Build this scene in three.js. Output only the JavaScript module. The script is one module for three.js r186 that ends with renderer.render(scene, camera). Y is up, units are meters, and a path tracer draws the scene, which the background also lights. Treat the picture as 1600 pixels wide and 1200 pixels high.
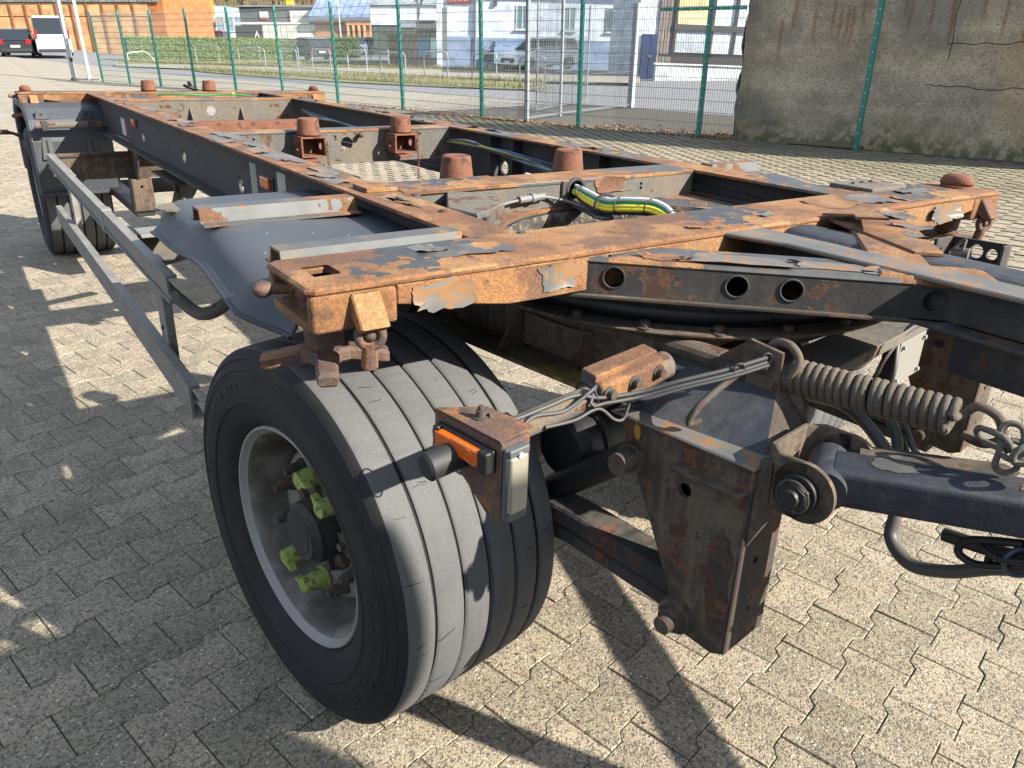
import * as THREE from 'three';
import { RoundedBoxGeometry } from 'three/addons/geometries/RoundedBoxGeometry.js';
import { mergeGeometries } from 'three/addons/utils/BufferGeometryUtils.js';
import { FontLoader } from 'three/addons/loaders/FontLoader.js';
import { TextGeometry } from 'three/addons/geometries/TextGeometry.js';

// ------------------------------------------------------------------ camera, sky, sun, exposure
const W = 1600, H = 1200, F = 1211.6;
const scene = new THREE.Scene();
const CAM = new THREE.Vector3(1.3546, 1.6541, 1.6383);
const RX = new THREE.Vector3(0.564946, 0.027869, -0.824620), RD = new THREE.Vector3(0.339870, -0.918555, 0.201809), RF = new THREE.Vector3(-0.751839, -0.394295, -0.528444);
const camera = new THREE.PerspectiveCamera(2 * Math.atan(600 / F) * 180 / Math.PI, W / H, 0.05, 1500);
camera.position.copy(CAM);
camera.quaternion.setFromRotationMatrix(new THREE.Matrix4().makeBasis(RX, RD.clone().negate(), RF.clone().negate()));
camera.updateMatrixWorld();
const SUN = new THREE.Vector3(1.38, 1.0, -0.80).normalize();
{ // hazy spring sky: pale at the horizon, soft blue overhead, a broad bright veil round the sun
  const w = 512, h = 256, d = new Float32Array(w * h * 4), v = new THREE.Vector3();
  for (let j = 0; j < h; j++) for (let i = 0; i < w; i++) {
    const a = ((i + .5) / w - .5) * Math.PI * 2, e = ((j + .5) / h - .5) * Math.PI; v.set(Math.cos(e) * Math.cos(a), Math.sin(e), Math.cos(e) * Math.sin(a));
    const y = Math.max(0, v.y), t = Math.pow(1 - y, 2.2), c = Math.max(0, v.dot(SUN)), g = .55 * Math.pow(c, 6) + 1.6 * Math.pow(c, 60), k = (j * w + i) * 4, b = v.y < 0 ? .55 : 1;
    d[k] = (.44 + .40 * t + g) * .45 * b; d[k + 1] = (.57 + .36 * t + g * .96) * .45 * b; d[k + 2] = (.80 + .24 * t + g * .88) * .45 * b; d[k + 3] = 1;
  }
  const sky = new THREE.DataTexture(d, w, h, THREE.RGBAFormat, THREE.FloatType); sky.mapping = THREE.EquirectangularReflectionMapping; sky.magFilter = sky.minFilter = THREE.LinearFilter; sky.needsUpdate = true; scene.background = sky; scene.environment = sky;
}
const sun = new THREE.DirectionalLight(new THREE.Color(1.0, 0.94, 0.84), 5);
sun.position.copy(SUN).multiplyScalar(60); sun.castShadow = true; sun.shadow.mapSize.set(4096, 4096);
Object.assign(sun.shadow.camera, { left: -45, right: 20, top: 35, bottom: -30, near: 1, far: 160 });
scene.add(sun, sun.target);
const renderer = new THREE.WebGLRenderer({ antialias: true });
renderer.toneMapping = THREE.LinearToneMapping;
renderer.toneMappingExposure = 3.2;
renderer.shadowMap.enabled = true;

// ------------------------------------------------------------------ helpers
const V = (x, y, z) => new THREE.Vector3(x, y, z);
function rng(s) { return () => { s |= 0; s = s + 0x6D2B79F5 | 0; let t = Math.imul(s ^ s >>> 15, 1 | s); t = t + Math.imul(t ^ t >>> 7, 61 | t) ^ t; return ((t ^ t >>> 14) >>> 0) / 4294967296; }; }
const R0 = rng(7);
const rr = (a, b) => a + (b - a) * R0();
const clamp = (x, a = 0, b = 1) => Math.min(b, Math.max(a, x));
const sstep = (a, b, x) => { const t = clamp((x - a) / (b - a)); return t * t * (3 - 2 * t); };
const mix = (a, b, t) => a + (b - a) * t;
const TAB = new Float32Array(65536); { const q = rng(99); for (let i = 0; i < 65536; i++) TAB[i] = q(); }
const hsh = (x, y, s) => TAB[(Math.imul(x, 7919) + Math.imul(y, 104729) + Math.imul(s, 3571) ^ (x * 31 + y * 17)) & 65535];
function vn(x, y, px, py, s) {
  const xf = Math.floor(x), yf = Math.floor(y); let u = x - xf, v = y - yf; u = u * u * (3 - 2 * u); v = v * v * (3 - 2 * v);
  const x0 = ((xf % px) + px) % px, x1 = (x0 + 1) % px, y0 = ((yf % py) + py) % py, y1 = (y0 + 1) % py;
  return mix(mix(hsh(x0, y0, s), hsh(x1, y0, s), u), mix(hsh(x0, y1, s), hsh(x1, y1, s), u), v);
}
function fbm(u, v, f, o, s, fy = f) { let a = .5, t = 0, n = 0; for (let i = 0; i < o; i++) { t += a * vn(u * f, v * fy, f, fy, s + i); n += a; a *= .5; f *= 2; fy *= 2; } return t / n; }
function cell(u, v, f, s, fy = f) { // nearest jittered point: [distance, id]
  const x = u * f, y = v * fy, xi = Math.floor(x), yi = Math.floor(y); let b = 9, id = 0;
  for (let j = -1; j < 2; j++) for (let i = -1; i < 2; i++) {
    const cx = (((xi + i) % f) + f) % f, cy = (((yi + j) % fy) + fy) % fy;
    const dx = xi + i + hsh(cx, cy, s) - x, dy = yi + j + hsh(cx, cy, s + 5) - y, d = dx * dx + dy * dy;
    if (d < b) { b = d; id = hsh(cx, cy, s + 9); }
  }
  return [Math.sqrt(b), id];
}
// a surface: colour map (sRGB), bump, roughness, covering tm metres
function surf(n, tm, fn, opt = {}) {
  const nx = n, ny = opt.ny || n, c = new Uint8Array(nx * ny * 4), b = new Uint8Array(nx * ny * 4), ro = new Uint8Array(nx * ny * 4), o = { r: 0, g: 0, b: 0, h: .5, ro: .8, me: 0 };
  for (let j = 0; j < ny; j++) for (let i = 0; i < nx; i++) {
    o.h = .5; o.ro = .8; o.me = 0; fn((i + .5) / nx, (j + .5) / ny, o); const k = (j * nx + i) * 4;
    c[k] = clamp(o.r, 0, 255); c[k + 1] = clamp(o.g, 0, 255); c[k + 2] = clamp(o.b, 0, 255); c[k + 3] = 255;
    const h = clamp(o.h) * 255; b[k] = b[k + 1] = b[k + 2] = h; b[k + 3] = 255;
    ro[k] = 255; ro[k + 1] = clamp(o.ro) * 255; ro[k + 2] = clamp(o.me) * 255; ro[k + 3] = 255;
  }
  const mk = (d, srgb) => { const t = new THREE.DataTexture(d, nx, ny); t.wrapS = t.wrapT = THREE.RepeatWrapping; t.magFilter = THREE.LinearFilter; t.minFilter = THREE.LinearMipmapLinearFilter; t.generateMipmaps = true; t.anisotropy = 8; if (srgb) t.colorSpace = THREE.SRGBColorSpace; t.needsUpdate = true; return t; };
  const m = new THREE.MeshStandardMaterial({ map: mk(c, true), roughness: 1, metalness: opt.metal ? 1 : 0, side: opt.side || THREE.FrontSide });
  if (opt.bump) { m.bumpMap = mk(b); m.bumpScale = opt.bump; }
  if (opt.rough !== false) { m.roughnessMap = mk(ro); if (opt.metal) m.metalnessMap = m.roughnessMap; } else m.roughness = opt.rv || .8;
  if (opt.vc) m.vertexColors = true;
  m.userData.tm = tm; return m;
}
const rgb = (r, g, b) => new THREE.Color().setRGB(r / 255, g / 255, b / 255, THREE.SRGBColorSpace);
const flat = (r, g, b, ro = .7, me = 0, o = {}) => { const m = new THREE.MeshStandardMaterial({ color: rgb(r, g, b), roughness: ro, metalness: me, ...o }); m.userData.tm = 1; return m; };
const L3 = (o, a, b, t) => { o.r = mix(a[0], b[0], t); o.g = mix(a[1], b[1], t); o.b = mix(a[2], b[2], t); };
const M3 = (o, b, t) => { o.r = mix(o.r, b[0], t); o.g = mix(o.g, b[1], t); o.b = mix(o.b, b[2], t); };

// uv in metres by the dominant axis of each face
function boxUV(g, tm, ox = 0, oy = 0) {
  const n = g.index ? g.toNonIndexed() : g, p = n.attributes.position, uv = new Float32Array(p.count * 2), a = V(), b = V(), c = V(), e = V();
  for (let i = 0; i < p.count; i += 3) {
    a.fromBufferAttribute(p, i); b.fromBufferAttribute(p, i + 1); c.fromBufferAttribute(p, i + 2);
    e.copy(b).sub(a).cross(c.clone().sub(a)); const X = Math.abs(e.x), Y = Math.abs(e.y), Z = Math.abs(e.z);
    [a, b, c].forEach((q, k) => { let s, t; if (Y >= X && Y >= Z) { s = q.x; t = q.z; } else if (X >= Z) { s = q.z; t = q.y; } else { s = q.x; t = q.y; } uv[(i + k) * 2] = s / tm + ox; uv[(i + k) * 2 + 1] = t / tm + oy; });
  }
  n.setAttribute('uv', new THREE.BufferAttribute(uv, 2)); return n;
}
const merge = a => { a = a.filter(Boolean).map(g => g.index ? g.toNonIndexed() : g); const want = ['position', 'normal', 'uv']; a.forEach(g => { for (const k of Object.keys(g.attributes)) if (!want.includes(k)) g.deleteAttribute(k); if (!g.attributes.uv) g.setAttribute('uv', new THREE.BufferAttribute(new Float32Array(g.attributes.position.count * 2), 2)); if (!g.attributes.normal) g.computeVertexNormals(); }); return a.length === 1 ? a[0] : mergeGeometries(a); };
const names = {};
const numbered = n => { names[n] = (names[n] || 0) + 1; return names[n] === 1 ? n : n + '_' + String(names[n] - 1).padStart(3, '0'); };
function part(parent, name, geo, mat, o = {}) {
  let g = Array.isArray(geo) ? merge(geo) : geo;
  if (o.mx) g = g.clone().applyMatrix4(o.mx);
  if (!o.keepUV) g = boxUV(g, mat.userData.tm || 1, R0(), R0());
  const m = new THREE.Mesh(g, mat); m.name = name; m.castShadow = m.receiveShadow = true;
  if (o.label) m.userData.label = o.label;
  parent.add(m); return m;
}
function thing(name, label, category, group, pos, turn = 0) {
  const o = new THREE.Group(); o.name = numbered(name); o.userData = { label, category }; if (group) o.userData.group = group;
  if (pos) o.position.copy(pos); o.rotation.y = turn; scene.add(o); return o;
}
function struct(name, geo, mat, o = {}) { const m = part(scene, numbered(name), geo, mat, o); m.userData.kind = o.kind || 'structure'; return m; }
// geometry makers
const bx = (x0, x1, y0, y1, z0, z1, r = .003) => { const w = Math.abs(x1 - x0), h = Math.abs(y1 - y0), d = Math.abs(z1 - z0); r = Math.min(r, w * .3, h * .3, d * .3); const g = r > 0 ? new RoundedBoxGeometry(w, h, d, 1, r) : new THREE.BoxGeometry(w, h, d); return g.translate((x0 + x1) / 2, (y0 + y1) / 2, (z0 + z1) / 2); };
function cyl(a, b, r0, r1 = r0, seg = 16, open = false) { a = a.isVector3 ? a : V(...a); b = b.isVector3 ? b : V(...b); const d = b.clone().sub(a), g = new THREE.CylinderGeometry(r1, r0, d.length(), seg, 1, open); g.applyQuaternion(new THREE.Quaternion().setFromUnitVectors(V(0, 1, 0), d.clone().normalize())); return g.translate((a.x + b.x) / 2, (a.y + b.y) / 2, (a.z + b.z) / 2); }
const tube = (pts, r, seg = 40, rad = 8, closed = false) => new THREE.TubeGeometry(new THREE.CatmullRomCurve3(pts.map(p => p.isVector3 ? p : V(...p)), closed, 'centripetal'), seg, r, rad, closed);
function ext(plane, pts, c0, c1, o = {}) { // extruded polygon: plane 'xy' (c = z), 'xz' (c = y), 'zy' (c = x)
  const cv = p => plane === 'xz' ? new THREE.Vector2(p[0], -p[1]) : plane === 'zy' ? new THREE.Vector2(-p[0], p[1]) : new THREE.Vector2(p[0], p[1]);
  const s = new THREE.Shape(pts.map(cv));
  for (const h of o.holes || []) { const pa = new THREE.Path(); if (h.length === 3) { const c = cv(h); pa.absarc(c.x, c.y, h[2], 0, Math.PI * 2, true); } else pa.setFromPoints(h.map(cv)); s.holes.push(pa); }
  const be = o.bevel || 0, g = new THREE.ExtrudeGeometry(s, { depth: Math.abs(c1 - c0) - 2 * be, bevelEnabled: be > 0, bevelThickness: be, bevelSize: be, bevelOffset: -be, bevelSegments: 1, curveSegments: o.cs || 10 });
  g.translate(0, 0, Math.min(c0, c1) + be);
  if (plane === 'xz') g.rotateX(-Math.PI / 2); else if (plane === 'zy') g.rotateY(Math.PI / 2);
  return g;
}
const hex = (c, dir, r, h) => { c = c.isVector3 ? c : V(...c); const d = V(...dir).normalize(); return cyl(c, c.clone().addScaledVector(d, h), r, r * .97, 6); };
const bolt = (c, dir, r, h = r * .8) => { c = c.isVector3 ? c : V(...c); const d = V(...dir).normalize(); return merge([cyl(c, c.clone().addScaledVector(d, h * .25), r * 1.5, r * 1.5, 14), hex(c.clone().addScaledVector(d, h * .25), dir, r, h)]); };
const ringPts = (n, f) => Array.from({ length: n }, (_, i) => f(i / n * Math.PI * 2, i));
// picture point -> direction, plane hit
const dirOf = (u, v) => RX.clone().multiplyScalar((u - 800) / F).addScaledVector(RD, (v - 600) / F).add(RF);
const at = (u, v, ax, val) => { const d = dirOf(u, v); return CAM.clone().addScaledVector(d, (val - CAM[ax]) / d[ax]); };
const ground = (x, z) => .035 * Math.max(0, -3 - z) + .02 * Math.max(0, -38 - x) * clamp((z + 13) / 7);
function gat(u, v) { const d = dirOf(u, v); let s = 1, p = V(); for (; s < 400; s *= 1.01) { p.copy(CAM).addScaledVector(d, s); if (p.y < ground(p.x, p.z)) break; } let a = s / 1.02, b = s; for (let i = 0; i < 30; i++) { const m = (a + b) / 2; p.copy(CAM).addScaledVector(d, m); if (p.y < ground(p.x, p.z)) b = m; else a = m; } return p; }
const TILT = .035; // the ground beyond the trailer rises a little; what stands there is square to it

// ------------------------------------------------------------------ surfaces
const RUSTA = [118, 82, 48], RUSTB = [96, 63, 36], RUSTC = [56, 40, 30], DPAINT = [46, 48, 50];
function rusty(paint, paintCol, seedv, light = 1, opt = {}) {
  return surf(opt.n || 768, .9, (u, v, o) => {
    const a = fbm(u, v, 6, 5, seedv), b = fbm(u, v, 30, 4, seedv + 20), c = fbm(u, v, 3, 5, seedv + 40), d = vn(u * 300, v * 300, 300, 300, seedv);
    L3(o, RUSTA, RUSTB, sstep(.35, .65, a)); M3(o, RUSTC, sstep(.56, .78, b) * .5); M3(o, [128, 99, 64], sstep(.45, .7, fbm(u, v, 9, 4, seedv + 60)) * .55); M3(o, [70, 48, 36], sstep(.54, .68, fbm(u, v, 7, 6, seedv + 63)) * .65);
    const k = .82 + .36 * d; o.r *= k * light; o.g *= k * light; o.b *= k * light; o.h = .35 + .35 * b + .2 * d; o.ro = .92;
    const e = c * .75 + a * .25 + (b - .5) * .22, p = sstep(paint, paint + .012, e);
    if (p > 0) { const w = .85 + .3 * fbm(u, v, 24, 3, seedv + 80); M3(o, [paintCol[0] * w, paintCol[1] * w, paintCol[2] * w], p); M3(o, [96, 78, 58], p * sstep(.5, .75, fbm(u, v, 12, 4, seedv + 90)) * .6); o.h = mix(o.h, .82, p); o.ro = mix(o.ro, .55, p); }
  }, { bump: .0025, ...opt });
}
const mRust = rusty(.555, DPAINT, 11, 1, { n: 1024 }), mRustP = rusty(.49, [60, 62, 62], 31);
// dark blue-grey frame paint with dust, scratches and rust spots
function paint(col, seedv, dust, rustAmt, ro0 = .45) {
  return surf(768, .8, (u, v, o) => {
    const a = fbm(u, v, 4, 6, seedv), b = fbm(u, v, 40, 3, seedv + 9), s = fbm(u, v, 46, 3, seedv + 3, 4), g = vn(u * 260, v * 260, 260, 260, seedv + 1), c = fbm(u, v, 11, 5, seedv + 29);
    const w = .74 + .5 * a + .3 * (b - .5) + .22 * (g - .5); o.r = col[0] * w; o.g = col[1] * w; o.b = col[2] * w;
    const du = clamp(dust * (.25 + 1.5 * sstep(.36, .7, a * .5 + s * .3 + b * .2))); M3(o, [92 + 24 * (g - .5), 80 + 22 * (g - .5), 66 + 18 * (g - .5)], du * .8); o.h = .55 + .16 * b + .12 * g; o.ro = ro0 + .12 + .3 * du + .1 * b;
    const e = c * .7 + b * .3, r = sstep(1 - rustAmt - .02, 1 - rustAmt + .015, e + (g - .5) * .05); M3(o, [90, 58, 36], r * .8); M3(o, [56, 38, 27], r * sstep(.5, .65, b) * .8); o.h -= r * .25; o.ro = mix(o.ro, .92, r);
  }, { bump: .0016 });
}
const mBlue = paint([28, 32, 39], 101, .3, .34, .5), mDark = paint([28, 29, 31], 121, .45, .37, .55), mBrown = paint([50, 43, 36], 141, .7, .35, .75), mGrey = paint([74, 74, 71], 161, .5, .36, .6), mBar = paint([29, 34, 42], 181, .22, .28, .42);
const mBlack = flat(18, 18, 19, .55), mBolt = paint([50, 45, 40], 201, .6, .38, .6);
const mCast = surf(512, .5, (u, v, o) => { const a = fbm(u, v, 8, 5, 301), d = vn(u * 200, v * 200, 200, 200, 3); L3(o, [72, 56, 48], [112, 74, 44], sstep(.4, .65, a)); M3(o, [54, 42, 37], sstep(.55, .7, fbm(u, v, 20, 3, 310)) * .7); const k = .85 + .3 * d; o.r *= k; o.g *= k; o.b *= k; o.h = d * .5 + a * .4; o.ro = .75; }, { bump: .0015 });
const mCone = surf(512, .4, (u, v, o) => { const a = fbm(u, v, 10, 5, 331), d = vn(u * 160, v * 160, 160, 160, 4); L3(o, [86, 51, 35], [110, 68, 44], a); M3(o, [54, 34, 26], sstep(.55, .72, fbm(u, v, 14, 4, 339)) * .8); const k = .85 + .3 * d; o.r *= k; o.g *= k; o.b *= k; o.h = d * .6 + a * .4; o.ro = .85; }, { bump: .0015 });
const mAlu = surf(512, .8, (u, v, o) => { const a = fbm(u, v, 6, 4, 351), s = fbm(u, v, 4, 4, 353, 120), d = vn(u * 220, v * 220, 220, 220, 6); const w = .86 + .16 * a + .12 * (s - .5) + .1 * (d - .5); L3(o, [114 * w, 112 * w, 106 * w], [90, 84, 74], sstep(.5, .75, fbm(u, v, 10, 4, 357)) * .6); o.ro = .5 + .2 * a; o.h = .5; });
const mPlastic = surf(1024, 1.2, (u, v, o) => {
  const a = fbm(u, v, 4, 5, 401), b = fbm(u, v, 50, 2, 407); const w = .88 + .25 * a; L3(o, [54 * w, 58 * w, 63 * w], [84, 80, 73], sstep(.5, .72, fbm(u, v, 7, 5, 411)) * .35); o.h = .5 + .1 * b; o.ro = .5 + .25 * a;
  const [cd, id] = cell(u, v, 24, 431); if (cd < .06 && id > .86) M3(o, [176, 174, 166], .5);
}, { bump: .0006 });
const mPlasD = flat(40, 43, 48, .55);
const mTread = surf(1024, .6, (u, v, o) => {
  const a = fbm(u, v, 6, 5, 451), d = vn(u * 260, v * 260, 260, 260, 8), s = fbm(u, v, 90, 2, 455, 8); const w = .9 + .18 * a + .14 * (d - .5) + .08 * (s - .5); o.r = 74 * w; o.g = 74 * w; o.b = 74 * w; o.h = .5 + .3 * d; o.ro = .8;
}, { bump: .0008 });
const mSide = surf(512, .5, (u, v, o) => { const a = fbm(u, v, 5, 5, 471), d = vn(u * 120, v * 120, 120, 120, 8); const w = .85 + .3 * a; L3(o, [16 * w, 16 * w, 17 * w], [40, 35, 29], sstep(.55, .75, fbm(u, v, 9, 4, 475)) * .4); o.h = .5 + .2 * d; o.ro = .72 + .2 * a; }, { bump: .0005 });
const mRubber = flat(26, 26, 27, .65), mGroove = flat(14, 14, 15, .9);
const mRim = surf(1024, .5, (u, v, o) => { const a = fbm(u, v, 6, 5, 491), d = vn(u * 240, v * 240, 240, 240, 3), g = fbm(u, v, 60, 3, 495); const w = .92 + .14 * a; o.r = 116 * w; o.g = 112 * w; o.b = 104 * w; M3(o, [58, 52, 45], sstep(.3, .7, a * .9 + g * .1) * .75); M3(o, [60, 52, 44], sstep(.8, .95, d) * .35); const [cd, id] = cell(u, v, 16, 499); if (cd < .07 && id > .7) M3(o, [40, 32, 26], .9); o.ro = .5 + .2 * a; o.h = .5; });
const mZinc = surf(512, .7, (u, v, o) => { const a = fbm(u, v, 8, 4, 511); const [, id] = cell(u, v, 30, 513); const w = .88 + .14 * a + .1 * id; o.r = 128 * w; o.g = 132 * w; o.b = 134 * w; o.ro = .45 + .2 * id; o.me = 0; });
const mGreenP = flat(24, 104, 92, .45), mClip = flat(190, 194, 192, .4, .6), mAmber = new THREE.MeshPhysicalMaterial({ color: rgb(186, 84, 10), roughness: .22, clearcoat: .6 }), mLens = new THREE.MeshPhysicalMaterial({ color: rgb(122, 119, 104), roughness: .25, clearcoat: .6 });
const mLime = surf(256, .2, (u, v, o) => { const a = fbm(u, v, 8, 4, 531), b = fbm(u, v, 16, 3, 537); L3(o, [114, 130, 48], [146, 152, 96], a); M3(o, [70, 66, 40], sstep(.58, .75, b) * .7); o.ro = .5; });
const mFlake = rusty(.48, [66, 66, 64], 71), mFlakeL = surf(512, .5, (u, v, o) => { const a = fbm(u, v, 7, 5, 551), d = fbm(u, v, 40, 3, 557); L3(o, [70, 70, 68], [104, 100, 94], a); M3(o, [120, 84, 50], sstep(.52, .62, d * .6 + a * .4) * .85); o.h = .4 + .4 * d; o.ro = .5; }, { bump: .001 });
for (const m of [mFlake, mFlakeL]) m.side = THREE.DoubleSide;
// ------------------------------------------------------------------ the yard: interlocking paving blocks
const mPave = surf(1024, .62, (u, v, o) => {
  const a = fbm(u, v, 5, 5, 601), g = vn(u * 420, v * 420, 420, 420, 5), f2 = fbm(u, v, 110, 2, 603);
  const w = .78 + .28 * a + .40 * (g - .5) + .36 * (f2 - .5); o.r = 138 * w; o.g = 126 * w; o.b = 107 * w; o.h = .35 + .25 * g + .3 * f2; o.ro = .92;
  const [d1, i1] = cell(u, v, 150, 611); if (d1 < .30 && i1 > .38) { const t = sstep(.32, .2, d1); const c = i1 > .88 ? [204, 196, 180] : i1 > .66 ? [140, 131, 117] : i1 > .5 ? [104, 99, 91] : [84, 80, 73]; M3(o, c, t * .7); o.h += .2 * t; o.ro = mix(o.ro, .7, t); }
  const [d2, i2] = cell(u, v, 48, 617); if (d2 < .26 && i2 > .80) { const t = sstep(.27, .2, d2), c = i2 > .99 ? [140, 108, 82] : i2 > .925 ? [198, 192, 176] : i2 > .88 ? [92, 92, 92] : [132, 126, 112]; M3(o, c, t * .85); o.h += .25 * t; }
  if (f2 < .36) { M3(o, [70, 64, 55], sstep(.37, .28, f2) * .55); o.h -= .2; }
}, { bump: .004, vc: true });
mPave.bumpScale = .0035;
const E1 = [.974, -.227], E2 = [.227, .974], PW = .160, PL = .236, PO = [.246, -.394];
const bpoly = (s) => { const e = s, y = PL / 2 - e; const r = [[.092 - e, -y], [.092 - e, -.071], [.0685 - e, -.046], [.0685 - e, .046], [.092 - e, .071], [.092 - e, y]]; return [...r, ...r.map(([a, b]) => [-a, -b])]; };
// one block: chamfered top, optional side walls; uv offset own to the block
function blockGeo(walls, ou, ov, sd) {
  const q = rng(sd), out = bpoly(.0012), top = bpoly(.0040).map(p => [p[0] + (q() - .5) * .003, p[1] + (q() - .5) * .003, (q() - .5) * .002]), P = [], U = [];
  const put = (x, y, z) => { P.push(x, y, z); U.push(x / .62 + ou, z / .62 + ov); };
  const n = out.length, ctr = [0, .001, 0];
  const tri = (a, b, c) => { put(...a); put(...c); put(...b); };
  const tp = i => { const t = top[(i + n) % n]; return [t[0], t[2], t[1]]; }, lo = i => { const t = out[(i + n) % n]; return [t[0], -.004, t[1]]; }, bt = i => { const t = out[(i + n) % n]; return [t[0], -.03, t[1]]; };
  for (let i = 0; i < n; i++) { tri(ctr, tp(i), tp(i + 1)); tri(tp(i), lo(i), lo(i + 1)); tri(tp(i), lo(i + 1), tp(i + 1)); if (walls) { tri(lo(i), bt(i), bt(i + 1)); tri(lo(i), bt(i + 1), lo(i + 1)); } }
  const g = new THREE.BufferGeometry(); g.setAttribute('position', new THREE.Float32BufferAttribute(P, 3)); g.setAttribute('uv', new THREE.Float32BufferAttribute(U, 2)); g.computeVertexNormals(); return g;
}
{
  const far = [], list = [], prj = V();
  const base = [PO[0] * E1[0] + PO[1] * E1[1], PO[0] * E2[0] + PO[1] * E2[1]];
  for (let i = -170; i < 40; i++) for (let j = -90; j < 60; j++) {
    const a = base[0] + (i + .5) * PW, b = base[1] + (j + .5 + (i & 1 ? .5 : 0)) * PL, x = a * E1[0] + b * E2[0], z = a * E1[1] + b * E2[1];
    const g = ground(x, z), d = Math.hypot(x - CAM.x, g - CAM.y, z - CAM.z);
    if (d > 20 || z + .227 * (x + 9.2) < -10.35) continue;
    prj.set(x, g, z).project(camera); const inF = Math.abs(prj.x) < 1.14 && Math.abs(prj.y) < 1.1 && prj.z < 1;
    if (!inF && d > 4.2) continue;
    list.push({ x, z, g, d, inF, h: hsh(i + 300, j + 300, 7), h2: hsh(i + 300, j + 300, 8), h3: hsh(i + 300, j + 300, 12) });
  }
  list.sort((p, q) => (q.inF - p.inF) || p.d - q.d);
  const yard = new THREE.Group(); yard.name = 'yard_paving'; yard.userData = { kind: 'structure' }; scene.add(yard);
  const turn = Math.atan2(-E1[1], E1[0]);
  const variants = [], tones = [.84, .96, 1.06].map(t => [t, t * (1 + (t - 1) * -.1), t * .99]);
  for (let k = 0; k < 24; k++) { const g = blockGeo(true, R0(), R0(), k + 1), c = tones[k % 3], n = g.attributes.position.count, ca = new Float32Array(n * 3); for (let i = 0; i < n; i++) ca.set(c, i * 3); g.setAttribute('color', new THREE.BufferAttribute(ca, 3)); variants.push(g); }
  const mx = new THREE.Matrix4(), qt = new THREE.Quaternion(), eu = new THREE.Euler();
  const P = [], N = [], U = [], C = [];
  list.forEach((b, k) => {
    eu.set((b.h - .5) * .012, turn, (b.h2 - .5) * .012); qt.setFromEuler(eu); const pos = V(b.x, b.g + (b.h3 - .5) * .003, b.z);
    if (k < 300) { const m = new THREE.Mesh(variants[Math.floor(b.h * 23.99)], mPave); m.name = k ? 'paving_block_' + String(k).padStart(3, '0') : 'paving_block'; m.position.copy(pos); m.quaternion.copy(qt); m.castShadow = m.receiveShadow = true; yard.add(m); return; }
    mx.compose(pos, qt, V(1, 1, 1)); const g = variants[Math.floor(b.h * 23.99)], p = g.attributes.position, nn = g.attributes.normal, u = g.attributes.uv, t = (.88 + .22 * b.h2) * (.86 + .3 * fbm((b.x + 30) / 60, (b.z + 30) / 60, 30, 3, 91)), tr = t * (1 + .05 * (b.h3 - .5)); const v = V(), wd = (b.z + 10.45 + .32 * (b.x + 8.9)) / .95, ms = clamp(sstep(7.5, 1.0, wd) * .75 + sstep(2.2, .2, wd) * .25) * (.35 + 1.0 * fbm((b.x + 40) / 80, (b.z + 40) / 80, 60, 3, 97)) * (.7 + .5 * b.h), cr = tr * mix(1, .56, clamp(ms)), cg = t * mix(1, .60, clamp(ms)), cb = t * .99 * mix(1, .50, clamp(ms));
    const lim = p.count;
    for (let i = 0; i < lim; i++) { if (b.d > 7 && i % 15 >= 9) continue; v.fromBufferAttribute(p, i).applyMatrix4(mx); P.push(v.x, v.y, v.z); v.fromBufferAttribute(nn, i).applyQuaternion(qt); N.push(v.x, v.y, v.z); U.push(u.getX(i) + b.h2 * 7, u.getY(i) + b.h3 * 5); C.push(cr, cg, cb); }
  });
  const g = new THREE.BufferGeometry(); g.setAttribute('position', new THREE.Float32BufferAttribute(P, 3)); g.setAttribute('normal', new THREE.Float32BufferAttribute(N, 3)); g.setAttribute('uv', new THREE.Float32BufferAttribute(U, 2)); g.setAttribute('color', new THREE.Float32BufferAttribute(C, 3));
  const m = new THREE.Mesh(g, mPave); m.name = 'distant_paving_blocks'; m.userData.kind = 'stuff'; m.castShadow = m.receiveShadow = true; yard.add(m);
  console.log('blocks', list.length, 'tris', P.length / 9);
}
// sheets that follow the ground
function drape(lo, up, nu, nv, lift) { // two matching polylines of ground points
  const P = [], I = [], at2 = (l, t) => { const s = t * (l.length - 1), i = Math.min(l.length - 2, Math.floor(s)); return l[i].clone().lerp(l[i + 1], s - i); };
  for (let j = 0; j <= nv; j++) for (let i = 0; i <= nu; i++) { const p = at2(lo, i / nu).lerp(at2(up, i / nu), j / nv); P.push(p.x, ground(p.x, p.z) + lift, p.z); }
  for (let j = 0; j < nv; j++) for (let i = 0; i < nu; i++) { const a = j * (nu + 1) + i, b = a + nu + 1; I.push(a, a + 1, b, b, a + 1, b + 1); }
  const g = new THREE.BufferGeometry(); g.setAttribute('position', new THREE.Float32BufferAttribute(P, 3)); g.setIndex(I); g.computeVertexNormals(); if (g.attributes.normal.getY(0) < 0) { g.setIndex(I.map((_, k) => I[k - k % 3 + (2 - k % 3)])); g.computeVertexNormals(); } return g;
}
const mSand = surf(256, .5, (u, v, o) => { const g = fbm(u, v, 60, 3, 641); o.r = 66 * (.6 + .7 * g); o.g = 60 * (.6 + .7 * g); o.b = 50 * (.6 + .7 * g); o.h = g; o.ro = .95; }, { bump: .003 });
const mAsph = surf(512, 1.6, (u, v, o) => { const a = fbm(u, v, 4, 5, 651), g = vn(u * 200, v * 200, 200, 200, 3); const w = .85 + .25 * a + .3 * (g - .5); o.r = 104 * w; o.g = 104 * w; o.b = 106 * w; o.h = g; o.ro = .9; }, { bump: .003 });
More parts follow.
